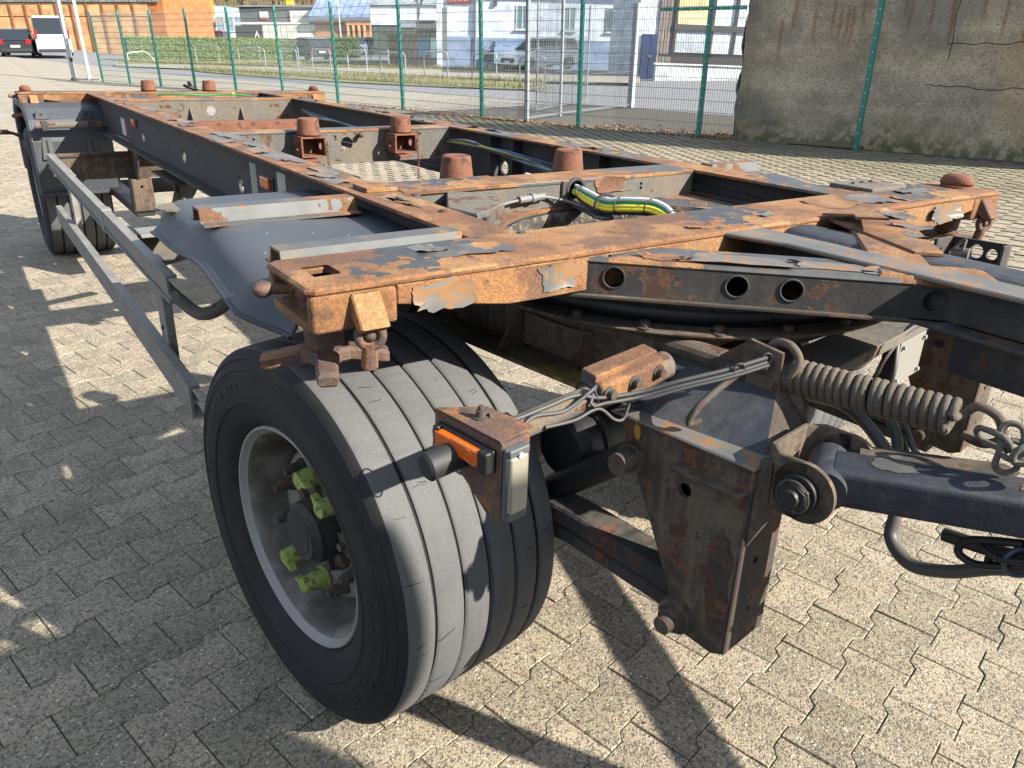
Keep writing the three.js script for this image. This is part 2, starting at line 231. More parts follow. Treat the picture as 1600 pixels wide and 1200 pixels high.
const mFarPave = surf(512, 2.4, (u, v, o) => { const a = fbm(u, v, 6, 4, 661), g = vn(u * 220, v * 220, 220, 220, 4), b = fbm(u, v, 3, 4, 663); const w = .82 + .2 * a + .25 * (g - .5); o.r = 142 * w; o.g = 133 * w; o.b = 118 * w; M3(o, [96, 98, 76], sstep(.5, .7, b) * .4); o.h = g; o.ro = .92; }, { bump: .003 });
struct('joint_sand', drape([V(-17, 0, 4.5), V(4, 0, 4.5)], [V(-17, 0, -13), V(4, 0, -17)], 40, 60, -.011), mSand);
struct('yard_surface', drape([V(-60, 0, 9), V(-17, 0, 9)], [V(-60, 0, -2.5), V(-17, 0, -13)], 60, 30, -.004), mFarPave);

{ // loose grit and a few rust scales on the blocks
  const q = rng(313), pg = new THREE.IcosahedronGeometry(.004, 0), n = 900, im = new THREE.InstancedMesh(pg, flat(150, 144, 132, .8), n), mx = new THREE.Matrix4(); im.name = 'loose_grit'; im.userData = { kind: 'stuff', label: 'scattered pale grit lying on the paving blocks', category: 'grit' };
  for (let i = 0; i < n; i++) { const x = -3.2 + 5 * q(), z = -1.5 + 3.4 * q(), s = .3 + .7 * q() * q(); mx.compose(V(x, .0015 * s + .001, z), new THREE.Quaternion().setFromEuler(new THREE.Euler(q() * 6, q() * 6, q() * 6)), V(s * 1.3, s * .8, s)); im.setMatrixAt(i, mx); const c = .5 + .7 * q(); im.setColorAt(i, new THREE.Color().setRGB(c, c * (.9 + .1 * q()), c * (.8 + .2 * q()))); } im.castShadow = im.receiveShadow = true; scene.add(im);
  const fg = new THREE.CircleGeometry(.006, 5).rotateX(-1.45), m2 = 26, fl = new THREE.InstancedMesh(fg, flat(104, 70, 44, .9, 0, { side: THREE.DoubleSide }), m2); fl.name = 'rust_scale'; fl.userData = { kind: 'stuff', label: 'brown rust scales fallen on the paving beside the front tyre', category: 'rust' };
  for (let i = 0; i < m2; i++) { const c = i % 2 ? [.0, .62] : [.14, .5], x = c[0] + (q() + q() - 1) * .16, z = c[1] + (q() + q() - 1) * .16; mx.compose(V(x, .004, z), new THREE.Quaternion().setFromEuler(new THREE.Euler((q() - .5) * .5, q() * 6, (q() - .5) * .5)), V(.4 + q(), 1, .3 + .7 * q())); fl.setMatrixAt(i, mx); fl.setColorAt(i, new THREE.Color().setRGB(.6 + .8 * q(), .6 + .7 * q(), .6 + .5 * q())); } fl.castShadow = true; scene.add(fl);
}
// ------------------------------------------------------------------ the trailer (x forward, z towards the side we stand on; deck top at y = D)
const D = 1.271;
const T = thing('swap_body_trailer', 'rusty grey two-axle drawbar trailer chassis standing empty on the block paving', 'trailer');
const YAW = .1543, BO = V(-.19, 0, 0);
const B = new THREE.Matrix4().makeRotationY(YAW).setPosition(BO);   // the steered front bogie turns about the turntable
const inB = { mx: B };
const bw = (x, y, z) => V(x, y, z).applyMatrix4(B);
const tp = (name, geo, mat, o) => part(T, name, geo, mat, o);
// irregular curled flake of paint on a plane spanned by ex, ez with normal n
function flake(c, ex, ez, a, b, sd, curl = .006) {
  const q = rng(sd * 31 + 7), n = ex.clone().cross(ez).normalize(), N = 34, P = [], I = [], rad = []; let w = .8;
  for (let i = 0; i < N; i++) { w = clamp(w + (q() - .5) * .34, .55, 1); rad.push(w); } const ph = q() * 6;
  for (let r = 0; r < 3; r++) for (let i = 0; i < N; i++) { const t = i / N * Math.PI * 2, k = [.02, .7, 1][r] * rad[i], sx = Math.sign(Math.cos(t)) * Math.pow(Math.abs(Math.cos(t)), .7), sz = Math.sign(Math.sin(t)) * Math.pow(Math.abs(Math.sin(t)), .7); const h = .0008 + (r === 2 ? curl * Math.max(0, Math.sin(t * 2 + ph) * .7 + q() * .5 - .2) : 0); const p = c.clone().addScaledVector(ex, sx * k * a).addScaledVector(ez, sz * k * b).addScaledVector(n, h); P.push(p.x, p.y, p.z); }
  for (let r = 0; r < 2; r++) for (let i = 0; i < N; i++) { const a0 = r * N + i, a1 = r * N + (i + 1) % N; I.push(a0, a0 + N, a1, a1, a0 + N, a1 + N); }
  const g = new THREE.BufferGeometry(); g.setAttribute('position', new THREE.Float32BufferAttribute(P, 3)); g.setIndex(I); g.computeVertexNormals(); return g;
}
const EX = V(1, 0, 0), EY = V(0, 1, 0), EZ = V(0, 0, 1);
// ---- main rails
for (const s of [1, -1]) {
  const z0 = s > 0 ? .600 : -.735, z1 = s > 0 ? .735 : -.600, zw = s > 0 ? .672 : -.672;
  const prof = [[-5.74, 1.262], [-5.74, 1.03], [-1.02, 1.016], [-.82, 1.185], [-.115, 1.185], [-.115, 1.262]];
  const hs = [[-4.047, 1.108, .034], [-3.03, 1.106, .034], [-2.05, 1.101, .034], [-1.2, 1.16, .024]];
  const rail = tp('main_rail', ext('xy', prof, zw - .006, zw + .006, { holes: hs }), mBlue);
  part(rail, 'top_flange', bx(-5.74, -.108, 1.258, D - .002, z0, z1, .003), s > 0 ? mRust : mRustP);
  part(rail, 'bottom_flange', [bx(-5.74, -1.02, 1.006, 1.018, z0, z1, .003), ext('xy', [[-1.02, 1.006], [-1.02, 1.018], [-.82, 1.187], [-.115, 1.187], [-.115, 1.175], [-.816, 1.175]], z0, z1)], mDark);
  if (s > 0) {
    for (const [x, y] of [[-4.252, 1.17], [-1.687, 1.163]]) { const mk = part(rail, 'side_marker', bx(x - .05, x + .05, y - .022, y + .022, zw + .006, zw + .024, .008), mAmber); part(mk, 'marker_base', bx(x - .06, x + .075, y - .028, y + .028, zw + .005, zw + .012), mBlack); }
    part(rail, 'white_sticker', bx(-4.75, -4.62, 1.055, 1.165, zw + .006, zw + .0075, 0), flat(168, 170, 164, .6));
    part(rail, 'red_sticker', ext('xy', [[-4.6, 1.15], [-4.57, 1.15], [-4.53, 1.05], [-4.56, 1.05]], zw + .006, zw + .0075), flat(150, 40, 34, .6));
    part(rail, 'type_plate', bx(-1.895, -1.815, 1.07, 1.215, zw + .006, zw + .0085, 0), surf(128, .16, (u, v, o) => { const row = Math.floor(v * 22), t = fbm(u, v, 60, 2, 671); L3(o, [150, 150, 142], [118, 116, 108], fbm(u, v, 4, 3, 673)); if (row % 2 && t > .52 && u > .1 && u < .9) M3(o, [70, 70, 68], .6); o.ro = .6; }));
    part(rail, 'pale_sticker', bx(-1.57, -1.48, 1.1, 1.22, zw + .006, zw + .008, 0), flat(150, 150, 142, .6));
    for (let i = 0; i < 13; i++) { const x = rr(-5.4, -.4); part(rail, 'paint_flake', flake(V(x, D - .002, rr(.63, .70)), EX, EZ.clone().negate(), rr(.03, .13), rr(.02, .05), 900 + i), i % 3 ? mFlakeL : mFlake); }
    for (const [u, v, a, b] of [[230, 170, .2, .05], [300, 190, .1, .05], [365, 212, .22, .045], [395, 225, .16, .045], [440, 245, .2, .05], [500, 265, .13, .04], [520, 280, .1, .035]]) { const p = at(u, v, 'y', D); part(rail, 'paint_flake', flake(V(p.x, D - .002, clamp(p.z, .63, .7)), EX, EZ.clone().negate(), a, b, u), mFlakeL); }
    for (const [u, v] of [[650, 305], [762, 342], [693, 330], [815, 365]]) { const p = at(u, v, 'y', D); part(rail, 'bolt_head', cyl([p.x, D - .003, p.z], [p.x, D + .004, p.z], .013, .011, 10), mBolt); }
    part(rail, 'spacer_plate', bx(-.83, -.73, D - .002, D + .012, .60, .70), mRustP);
  } else {
    for (let i = 0; i < 12; i++) part(rail, 'paint_flake', flake(V(rr(-5.4, -.5), D - .002, rr(-.70, -.63)), EX, EZ.clone().negate(), rr(.05, .18), rr(.02, .05), 950 + i, .01), i % 2 ? mFlakeL : mFlake);
    for (const x of [-1.9, -1.25, -2.1]) part(rail, 'stiffener', bx(x - .004, x + .004, 1.02, 1.258, -.666, -.605), mBlue);
    part(rail, 'white_cap', new THREE.SphereGeometry(.03, 16, 10).scale(.4, 1, .3).translate(-1.52, 1.12, -.66), flat(196, 190, 170, .5));
  }
}
// ---- cross members
function crossMember(name, x0, x1, y0, y1, z0, z1, mat, holes = []) {
  const c = tp(name, ext('zy', [[z0, y0], [z1, y0], [z1, y1 - .014], [z0, y1 - .014]], x1 - .008, x1, { holes }), mat);
  part(c, 'top_flange', bx(x0, x1 + .003, y1 - .014, y1, z0, z1, .006), mRustP);
  part(c, 'bottom_flange', bx(x0, x1 + .003, y0 - .008, y0 + .001, z0, z1, .003), mat);
  return c;
}
const cmRear = crossMember('cross_member', -5.12, -4.95, 1.10, D - .004, -.60, .60, mGrey, [[.02, 1.185, .035]]);
for (const z of [.17, -.2]) part(cmRear, 'gusset', ext('xy', [[-4.95, 1.1], [-4.86, 1.1], [-4.95, 1.21]], z - .005, z + .005), mGrey);
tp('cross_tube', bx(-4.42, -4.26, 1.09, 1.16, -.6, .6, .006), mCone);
const cmMid = crossMember('cross_member', -2.62, -2.5, 1.11, D - .003, -.60, .60, mGrey, [[.0, 1.20, .032], [.06, 1.235, .006], [.06, 1.222, .006], [.47, 1.235, .006], [-.42, 1.235, .006]]);
part(cmMid, 'grease_nipple', [cyl([-2.5, 1.235, -.06], [-2.47, 1.24, -.065], .012, .009, 10), new THREE.SphereGeometry(.014, 10, 8).translate(-2.465, 1.242, -.066)], mBolt);
const cmFront = crossMember('cross_member', -.86, -.70, 1.185, D - .002, -.60, .60, mGrey, [[-.18 + .03, 1.24, .0145], [.02, 1.245, .006], [.02, 1.23, .006], [-.34, 1.235, .006], [-.34, 1.22, .006]]);
part(cmFront, 'rusty_plate', [bx(-.87, -.692, D - .012, D + .001, .2, .6), bx(-.698, -.690, 1.19, D - .004, -.08, .02)], mRust);
part(cmFront, 'paint_flake', flake(V(-.697, 1.24, -.22), EZ.clone().negate(), EY, .1, .04, 77), mFlake);
// guide cones
function cone(x, y, z, h = .082, bracket) {
  const pr = [[.001, h], [.040, h], [.0475, h - .003], [.049, h - .008], [.0565, .012], [.058, 0], [.001, 0]].map(p => new THREE.Vector2(...p));
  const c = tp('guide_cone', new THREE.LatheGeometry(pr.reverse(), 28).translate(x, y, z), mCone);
  if (bracket) { // square box open to the front, with a lock lever inside and a thin chain
    const y1 = y, y0 = y - .095, w = .062;
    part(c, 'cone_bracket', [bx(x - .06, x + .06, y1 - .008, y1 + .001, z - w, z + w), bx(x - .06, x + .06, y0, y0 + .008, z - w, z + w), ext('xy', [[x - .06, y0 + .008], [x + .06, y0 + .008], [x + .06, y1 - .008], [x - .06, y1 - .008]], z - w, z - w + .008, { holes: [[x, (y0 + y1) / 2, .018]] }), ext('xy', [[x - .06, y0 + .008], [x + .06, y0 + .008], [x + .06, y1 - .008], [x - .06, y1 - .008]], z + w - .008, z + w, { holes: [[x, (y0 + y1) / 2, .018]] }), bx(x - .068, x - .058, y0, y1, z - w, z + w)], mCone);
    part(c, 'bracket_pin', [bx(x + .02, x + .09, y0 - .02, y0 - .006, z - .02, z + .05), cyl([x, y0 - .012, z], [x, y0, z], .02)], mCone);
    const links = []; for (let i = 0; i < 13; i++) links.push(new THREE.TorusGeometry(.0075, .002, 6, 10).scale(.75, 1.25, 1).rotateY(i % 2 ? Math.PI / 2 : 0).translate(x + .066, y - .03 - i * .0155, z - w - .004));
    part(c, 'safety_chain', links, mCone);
  }
  return c;
}
cone(-2.435, 1.249, .222, .084, true); cone(-2.435, 1.249, -.272, .084, true);
cone(-.95, 1.25, .273); cone(-.95, 1.25, -.204);
cone(-5.86, 1.275, .262); cone(-5.86, 1.275, -.217);
// ---- front and rear container beams with twist locks
function starNut(x, y, z, s = 1) { // four-armed handwheel
  const sh = []; for (let k = 0; k < 4; k++) { const a = k * Math.PI / 2 + .35; for (const [da, r] of [[-.19, .105], [-.14, .118], [.14, .118], [.19, .105], [.42, .05], [.785, .042], [1.15, .05]]) sh.push([x + Math.cos(a + da) * r * s, z + Math.sin(a + da) * r * s]); }
  const g = ext('xz', sh, y, y + .028, { bevel: .006 }), p = g.attributes.position; for (let i = 0; i < p.count; i++) { const r = Math.hypot(p.getX(i) - x, p.getZ(i) - z); p.setY(i, p.getY(i) - Math.max(0, r - .04) * .16); } g.computeVertexNormals(); return g;
}
function twistLock(x, z, s, up) {
  const fx = 1; const l = tp('twist_lock', [cyl([x, 1.12, z], [x, D - .05, z], .036, .044, 24), cyl([x, 1.17, z], [x, 1.178, z], .048, .048, 24)], mCast);
  part(l, 'handwheel', starNut(x, 1.096, z, 1.04), mCast);
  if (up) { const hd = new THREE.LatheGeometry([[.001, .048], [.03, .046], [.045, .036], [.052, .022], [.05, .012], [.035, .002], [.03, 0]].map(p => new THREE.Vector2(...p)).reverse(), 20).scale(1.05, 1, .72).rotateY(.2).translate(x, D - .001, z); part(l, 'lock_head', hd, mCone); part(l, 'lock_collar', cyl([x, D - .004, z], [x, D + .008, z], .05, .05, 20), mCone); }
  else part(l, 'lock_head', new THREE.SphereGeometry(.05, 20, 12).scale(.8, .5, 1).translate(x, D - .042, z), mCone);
  part(l, 'locking_lever', [tube([[x - .02, 1.235, z + s * .02], [x - .03, 1.238, z + s * .07], [x - .032, 1.24, z + s * .09]], .011, 12, 10), new THREE.SphereGeometry(.016, 14, 10).scale(1, 1, 1.25).translate(x - .033, 1.24, z + s * .098)], mCast);
  const ey = z - s * .035; // eye lever hanging at the front
  part(l, 'release_lever', [new THREE.TorusGeometry(.021, .0095, 8, 20).rotateY(1.2).translate(x + .135, 1.178, ey), cyl([x + .132, 1.165, ey], [x + .125, 1.115, ey], .014, .016, 12), new THREE.SphereGeometry(.012, 10, 8).translate(x + .135, 1.178, ey)], mCast);
  part(l, 'lever_guard', ext('xy', [[x + .105, 1.255], [x + .125, 1.255], [x + .165, 1.2], [x + .15, 1.19], [x + .105, 1.215]], ey - .028, ey + .028, { bevel: .003 }), mRust);
  return l;
}
function beam(x, front) {
  const b = tp('container_beam', ext('zy', [[-1.03, 1.222], [-.78, 1.184], [.78, 1.184], [1.03, 1.222], [1.03, D - .013], [-1.03, D - .013]], x + .108, x + .118, { bevel: .002 }), mRust);
  part(b, 'rear_plate', ext('zy', [[-1.03, 1.222], [-.78, 1.184], [.78, 1.184], [1.03, 1.222], [1.03, D - .013], [-1.03, D - .013]], x - .1, x - .09), mRust);
  part(b, 'bottom_plate', bx(x - .09, x + .108, 1.184, 1.192, -.8, .8), mDark);
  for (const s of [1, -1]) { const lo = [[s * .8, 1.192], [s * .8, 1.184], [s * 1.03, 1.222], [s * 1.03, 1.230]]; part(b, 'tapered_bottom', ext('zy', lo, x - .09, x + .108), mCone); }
  // top plate with rounded front edge and a lock pocket in each end
  const zc = 1.132; const hole = s => { const h = [[x - .034, s * (zc + .03)], [x - .034, s * (zc - .026)], [x - .026, s * (zc - .034)], [x + .036, s * (zc - .034)], [x + .048, s * (zc - .026)], [x + .048, s * (zc + .03)]]; return h; };
  part(b, 'top_plate', ext('xz', [[x - .108, -1.2], [x + .105, -1.2], [x + .1195, -1.185], [x + .1195, 1.185], [x + .105, 1.2], [x - .09, 1.2], [x - .108, 1.18]], D - .014, D + .001, { bevel: .005, holes: front ? [hole(1)] : [] }), mRust);
  for (const s of [1, -1]) part(b, 'end_casting', [bx(x + .092, x + .12, 1.188, D - .013, s * 1.03, s * 1.195, .012), bx(x - .10, x - .075, 1.215, D - .013, s * 1.03, s * 1.195, .006), ext('zy', [[s * 1.03, 1.188], [s * 1.195, 1.188], [s * 1.195, 1.206], [s * 1.03, 1.216]], x - .08, x + .1)], mRust);
  return b;
}
const fb = beam(0, true), rb = beam(-5.853, false);
twistLock(0, 1.13, 1, false); twistLock(0, -1.13, -1, true); twistLock(-5.853, 1.13, 1, true); twistLock(-5.853, -1.13, -1, true);
{ // paint sheets still hanging on the front beam: a big one on the face, others on top
  const NZ = EZ.clone().negate();
  for (const [z, y, a, b, sd, cu] of [[.945, 1.226, .085, .042, 5, .004], [.66, 1.226, .075, .046, 8, .004], [-.86, 1.222, .12, .035, 12, .02], [-.48, 1.23, .09, .03, 14, .008]]) part(fb, 'paint_sheet', flake(V(.1195, y, z), NZ, EY, a, b, sd, cu), mFlakeL);
  for (const [x, z, a, b, sd] of [[.0, .80, .06, .1, 21], [-.05, .88, .04, .05, 22], [.0, -.45, .08, .1, 23], [.02, -.62, .08, .09, 24], [.05, -.78, .05, .1, 25], [-.02, -.90, .05, .1, 26], [.06, .18, .03, .05, 27], [.03, -.1, .02, .06, 28]]) part(fb, 'paint_flake', flake(V(x, D + .001, z), EX, NZ, a, b, sd, .006), sd % 2 ? mFlake : mFlakeL);
}
// ---- outriggers: top-hat channels carrying the mudguards
function hat(x0, x1, z0, z1, y, tip) {
  const w = x1 - x0, pr = [[x0 - .03, y], [x0 + .008, y], [x0 + .016, y + .034], [x1 - .016, y + .034], [x1 - .008, y], [x1 + .03, y], [x1 + .03, y + .004], [x1 - .003, y + .005], [x1 - .011, y + .040], [x0 + .011, y + .040], [x0 + .003, y + .005], [x0 - .03, y + .004]];
  return tp('outrigger_channel', ext('xy', pr, z0, z1, { bevel: .0008 }), mHat);
}
const mHat = rusty(.40, [66, 68, 68], 83);
hat(-.215, -.135, .735, 1.155, 1.238); hat(-.80, -.72, .735, 1.165, 1.222); hat(-.80, -.72, -1.0, -.735, 1.235);
tp('outrigger_channel', [bx(-.22, -.06, 1.235, D + .012, -.93, -.735, .006)], mGrey);
for (const z of [-.78, -.83, -.88]) tp('plate_bolt', bolt([-.16, D + .012, z], [0, 1, 0], .006), mBolt);
// ---- front mudguards: moulded plastic, drooping at the outer edge and in front
function mudguard(s) {
  const N = 40, Mz = 30, P = [], I = [];
  for (let j = 0; j <= Mz; j++) for (let i = 0; i <= N; i++) {
    const a = i / N, b = j / Mz, x = mix(-1.42, -.215, a); let z = mix(.66, 1.24, b);
    let y = 1.214 - .02 * sstep(.3, 0, a);
    y -= .055 * Math.pow(sstep(.5, 1.0, a), 1.7) * (.3 + .7 * b);           // falls away to the front
    y -= .055 * Math.pow(sstep(.18, 0, a), 1.5);                               // and a little to the rear
    const ed = sstep(.68, 1, b); y -= .085 * ed * ed * (1 - .25 * a) + (b > .97 ? .01 : 0); z -= .045 * sstep(.82, 1, b);
    y += .012 * Math.exp(-Math.pow((a - .62) / .1, 2)) * sstep(.2, .6, b) - .010 * Math.exp(-Math.pow((a - .35) / .14, 2)) * sstep(.4, .8, b);
    if (a > .86 && b > .55) { z -= .07 * sstep(.86, 1, a) * sstep(.55, 1, b); y -= .012 * sstep(.86, 1, a) * sstep(.55, 1, b); }
    if (a < .16 && b > .6) { z -= .10 * sstep(.16, 0, a) * sstep(.6, 1, b); }
    P.push(x, y, s * z);
  }
  for (let j = 0; j < Mz; j++) for (let i = 0; i < N; i++) { const a = j * (N + 1) + i, b = a + N + 1; s > 0 ? I.push(a, b, a + 1, b, b + 1, a + 1) : I.push(a, a + 1, b, b, a + 1, b + 1); }
  const n0 = P.length / 3; for (let k = 0; k < n0; k++) P.push(P[k * 3], P[k * 3 + 1] - .005, P[k * 3 + 2]);
  const I2 = []; for (let k = 0; k < I.length; k += 3) I2.push(I[k] + n0, I[k + 2] + n0, I[k + 1] + n0);
  const rim = []; for (let i = 0; i < N; i++) rim.push([i, i + 1], [Mz * (N + 1) + i + 1, Mz * (N + 1) + i]); for (let j = 0; j < Mz; j++) rim.push([(j + 1) * (N + 1), j * (N + 1)], [j * (N + 1) + N, (j + 1) * (N + 1) + N]);
  for (const [a, b] of rim) I2.push(a, b, a + n0, b, b + n0, a + n0);
  const g = new THREE.BufferGeometry(); g.setAttribute('position', new THREE.Float32BufferAttribute(P, 3)); g.setIndex([...I, ...I2]); g.computeVertexNormals();
  const m = tp('mudguard', g, mPlastic); mPlastic.side = THREE.DoubleSide;
  if (s > 0) { const e = []; for (let i = 0; i <= N; i++) e.push(V(P[(Mz * (N + 1) + i) * 3], P[(Mz * (N + 1) + i) * 3 + 1] - .002, P[(Mz * (N + 1) + i) * 3 + 2])); part(m, 'rolled_edge', tube(e, .006, 60, 8), mPlasD); part(m, 'front_edge', tube(Array.from({ length: 12 }, (_, j) => { const k = (Math.round(j * Mz / 11) * (N + 1) + N) * 3; return V(P[k], P[k + 1] - .002, P[k + 2]); }), .005, 30, 8), mPlasD); part(m, 'fixing_tab', ext('xz', ringPts(18, t => [-1.16 + .06 * Math.cos(t), 1.13 + .06 * Math.sin(t)]), 1.19, 1.196), mGrey); }
}
mudguard(1); mudguard(-1);
tp('mudguard_stay', tube([[-1.62, .90, 1.16], [-1.3, .865, 1.13], [-1.12, .862, 1.10], [-1.06, .90, 1.05], [-1.02, 1.0, .98]], .021, 40, 12), mGrey);
tp('hose_stub', cyl([-1.1, .87, 1.0], [-1.05, .95, .9], .018), mBlack);
// ---- side guard: two aluminium profiles on posts
{
  const g = tp('side_guard', [ext('zy', [[1.187, .945], [1.217, .945], [1.217, .955], [1.211, .955], [1.211, .972], [1.217, .972], [1.217, 1.028], [1.187, 1.028], [1.187, 1.02], [1.211, 1.02], [1.211, .982], [1.193, .982], [1.193, .978], [1.187, .978]], -4.05, -1.0)], mAlu);
  part(g, 'lower_profile', ext('zy', [[1.184, .608], [1.216, .608], [1.216, .712], [1.184, .712], [1.184, .70], [1.208, .70], [1.208, .664], [1.192, .664], [1.192, .655], [1.208, .655], [1.208, .62], [1.184, .62]], -4.14, -.915), mAlu);
  for (const x of [-1.36, -3.55]) { const p = part(g, 'guard_post', bx(x - .05, x + .05, .58, 1.0, 1.155, 1.184, .004), mAlu); part(p, 'post_bolt', [.62, .76, .9].map(y => bolt([x, y, 1.184], [0, 0, 1], .006)), mBolt); }
  part(g, 'rail_joint', bx(-2.16, -2.1, .94, 1.033, 1.182, 1.22, .002), mAlu);
  const pl = part(g, 'carrier_plate', ext('zy', [[1.155, .85], [1.155, 1.01], [.74, 1.01], [.74, .93]], -1.78, -1.768), mGrey); part(pl, 'carrier_flange', bx(-1.8, -1.66, 1.0, 1.012, 1.05, 1.16), mAlu);
  part(g, 'carrier_plate', ext('zy', [[1.155, .82], [1.155, .96], [.5, .96], [.45, .78], [.97, .79]], -4.61, -4.59), mBrown);
  part(g, 'carrier_flange', bx(-4.70, -4.58, .935, .947, .5, 1.12), mBrown);
  part(g, 'carrier_bracket', bx(-4.6, -3.6, .955, .962, 1.13, 1.185), mAlu);
}
// ---- rear axle group
function tyreProfile(R, w, gr) { // axial a, radius r, from outer bead over the tread to the inner bead
  const p = [[.203, .286], [.212, .3005], [.231, .315], [.245, .338], [.257, .385], [.254, .43], [.245, .462], [.235, .487], [.224, .499]];
  const tw = .215, c = [];
  c.push([tw, R - .006]);
  for (const g of gr) { const rt = R - .006 * Math.pow(Math.abs(g) / tw, 2) * .8; c.push([g + .0072, rt], [g + .0066, rt - .015], [g - .0066, rt - .015], [g - .0072, rt]); }
  c.push([-tw, R - .006]);
  return { side: p, tread: c };
}
const GR = [.151, .070, -.006, -.087, -.162];
function lathe(pts, seg) { return new THREE.LatheGeometry(pts.map(([a, r]) => new THREE.Vector2(r, a)), seg).rotateX(Math.PI / 2); } // axis along z, a -> z (outer = +z)
const font = await new FontLoader().loadAsync('fonts/droid/droid_sans_bold.typeface.json');
function ringText(str, r, h, mid, step, z) { const out = []; [...str].forEach((ch, i) => { if (ch === ' ') return; const g = new TextGeometry(ch, { font, size: h, depth: .0022, curveSegments: 3 }); g.computeBoundingBox(); const a = mid - (i - (str.length - 1) / 2) * step; g.translate(-(g.boundingBox.max.x + g.boundingBox.min.x) / 2, 0, 0).scale(1.15, 1, 1).translate(0, r, 0).rotateZ(a).translate(0, 0, z); out.push(g); }); return merge(out); }
function wheel(c, yaw, s, detail, R = .509) { // s = +1: outer face towards +z
  const mx = new THREE.Matrix4().makeRotationY(yaw + (s < 0 ? Math.PI : 0)).setPosition(c), o = { mx }, gnd = g => { const q = g.clone().applyMatrix4(mx), p = q.attributes.position; for (let i = 0; i < p.count; i++) if (p.getY(i) < .001) { p.setY(i, .001); } return q; };
  const pr = tyreProfile(R, .385, GR), A = -.215; // flange plane at z = 0, tyre centre plane at A
  const sh = ([a, r]) => [a + A, r], side = pr.side.map(sh), iside = pr.side.map(([a, r]) => [-Math.min(a, .236) + A, r]).reverse();
  const seg = detail ? 120 : 64;
  const treadPts = [sh([.224, .499]), ...pr.tread.map(sh), [A - .224, .499]];
  const ty = part(T, 'wheel', gnd(lathe(treadPts.slice().reverse(), seg)), mTread);
  part(ty, 'sidewall', gnd(merge([lathe(side.slice().reverse(), seg), lathe(iside.slice().reverse(), seg)])), mSide);
  const gv = []; for (const g of GR) gv.push(lathe([[g + A - .0071, R - .0062], [g + A - .0068, R - .012], [g + A + .0068, R - .012], [g + A + .0071, R - .0062]], seg)); part(ty, 'groove', gnd(merge(gv)), mGroove);
  // rim: flange, deep barrel, disc
  part(ty, 'rim', [lathe([[-.21, .225], [-.205, .245], [-.19, .253], [-.12, .257], [-.06, .262], [-.03, .268], [-.012, .278], [-.004, .288], [.004, .295], [.004, .2985], [-.002, .2985], [-.008, .294]].reverse().reverse(), 72)], mRim, o);
  part(ty, 'rim_flange', lathe([[-.012, .2785], [-.003, .2875], [.006, .291], [.0085, .295], [.0075, .2985], [.003, .3005], [-.003, .3005]], 72), flat(128, 125, 118, .55), o);
  part(ty, 'wheel_disc', [lathe([[-.21, .24], [-.17, .232], [-.125, .222], [-.098, .212], [-.087, .202], [-.084, .19], [-.084, .132], [-.088, .128], [-.1, .128]].reverse().map(p => p).reverse(), 72)], mRim, o);
  part(ty, 'brake_drum', [cyl([0, 0, -.30], [0, 0, -.11], .20, .20, 40), cyl([0, 0, -.11], [0, 0, -.088], .125, .118, 32)], mBrown, o);
  const hc = part(ty, 'hub_cap', [cyl([0, 0, -.10], [0, 0, -.03], .088, .086, 8), cyl([0, 0, -.03], [0, 0, -.012], .084, .066, 32), cyl([0, 0, -.03], [0, 0, -.01], .066, .066, 32), cyl([0, 0, -.012], [0, 0, -.008], .05, .048, 28)], detail ? mDark : mBrown, o);
  for (let k = 0; k < 8; k++) { const a = k * Math.PI / 4 + .2; if (detail) part(ty, 'hub_rib', bx(.09, .128, -.012, .012, -.105, -.07, .004).rotateZ(a), mBrown, o); }
  for (let k = 0; k < 10; k++) {
    const deg = 14 + k * 36, a = deg * Math.PI / 180, x = .1675 * Math.cos(a), y = .1675 * Math.sin(a);
    const nut = part(ty, 'wheel_nut', [cyl([x, y, -.084], [x, y, -.074], .023, .022, 18), hex([x, y, -.074], [0, 0, 1], .0178, .03), cyl([x, y, -.044], [x, y, -.03], .011, .0105, 12)], mBolt, o);
    if (detail && [50, 86, 230, 266].includes(deg)) { const dir = deg < 180 ? (deg === 50 ? 1 : -1) : (deg === 230 ? 1 : -1), tx = Math.cos(a + dir * Math.PI / 2), tyy = Math.sin(a + dir * Math.PI / 2); // capped indicator with a pointer towards its neighbour
      part(nut, 'nut_indicator', [cyl([x, y, -.08], [x, y, -.074], .033, .033, 20), cyl([x, y, -.076], [x, y, -.012], .027, .0225, 16), ext('xy', [[x + tyy * .018, y - tx * .018], [x + tx * .044, y + tyy * .044], [x - tyy * .018, y + tx * .018]], -.034, -.011, { bevel: .003 })], mLime, o); }
  }
  if (detail) {
    part(ty, 'sidewall_lettering', [ringText('Continental', .405, .03, Math.PI - .05 + .75, .088, A + .254), ringText('Conti Hybrid HT3', .40, .021, .95, .072, A + .255), ringText('385/55 R22.5', .395, .02, -1.35 - .5, .075, A + .255)], mRubber, o);
    part(ty, 'sidewall_ribs', [.372, .44, .452, .478].map((r, i) => lathe([[A + [.255, .2515, .2485, .2395][i] - .001, r - .003], [A + [.255, .2515, .2485, .2395][i] + .0024, r], [A + [.255, .2515, .2485, .2395][i] - .001, r + .003]].reverse(), 96)), mSide, o);
    // fine radial cuts in the ribs
    const q = rng(41), cuts = []; for (let k = 0; k < 130; k++) { const a = q() * 6.283, rib = Math.floor(q() * 6), z0 = A + [.175, .10, .02, -.06, -.14, -.20][rib], len = .014 + q() * .034, sl = (q() - .5) * .8; cuts.push(new THREE.BoxGeometry(.0011, .0012, len).rotateY(sl).translate(0, R - .0012 - (rib === 0 || rib === 5 ? .003 : 0), z0 + len / 2).rotateZ(a)); }
    part(ty, 'tread_cuts', cuts, mGroove, o);
  }
  return ty;
}
wheel(bw(-.306, .49, 1.089), YAW, 1, true); wheel(bw(-.306, .49, -1.089), YAW, -1, false);
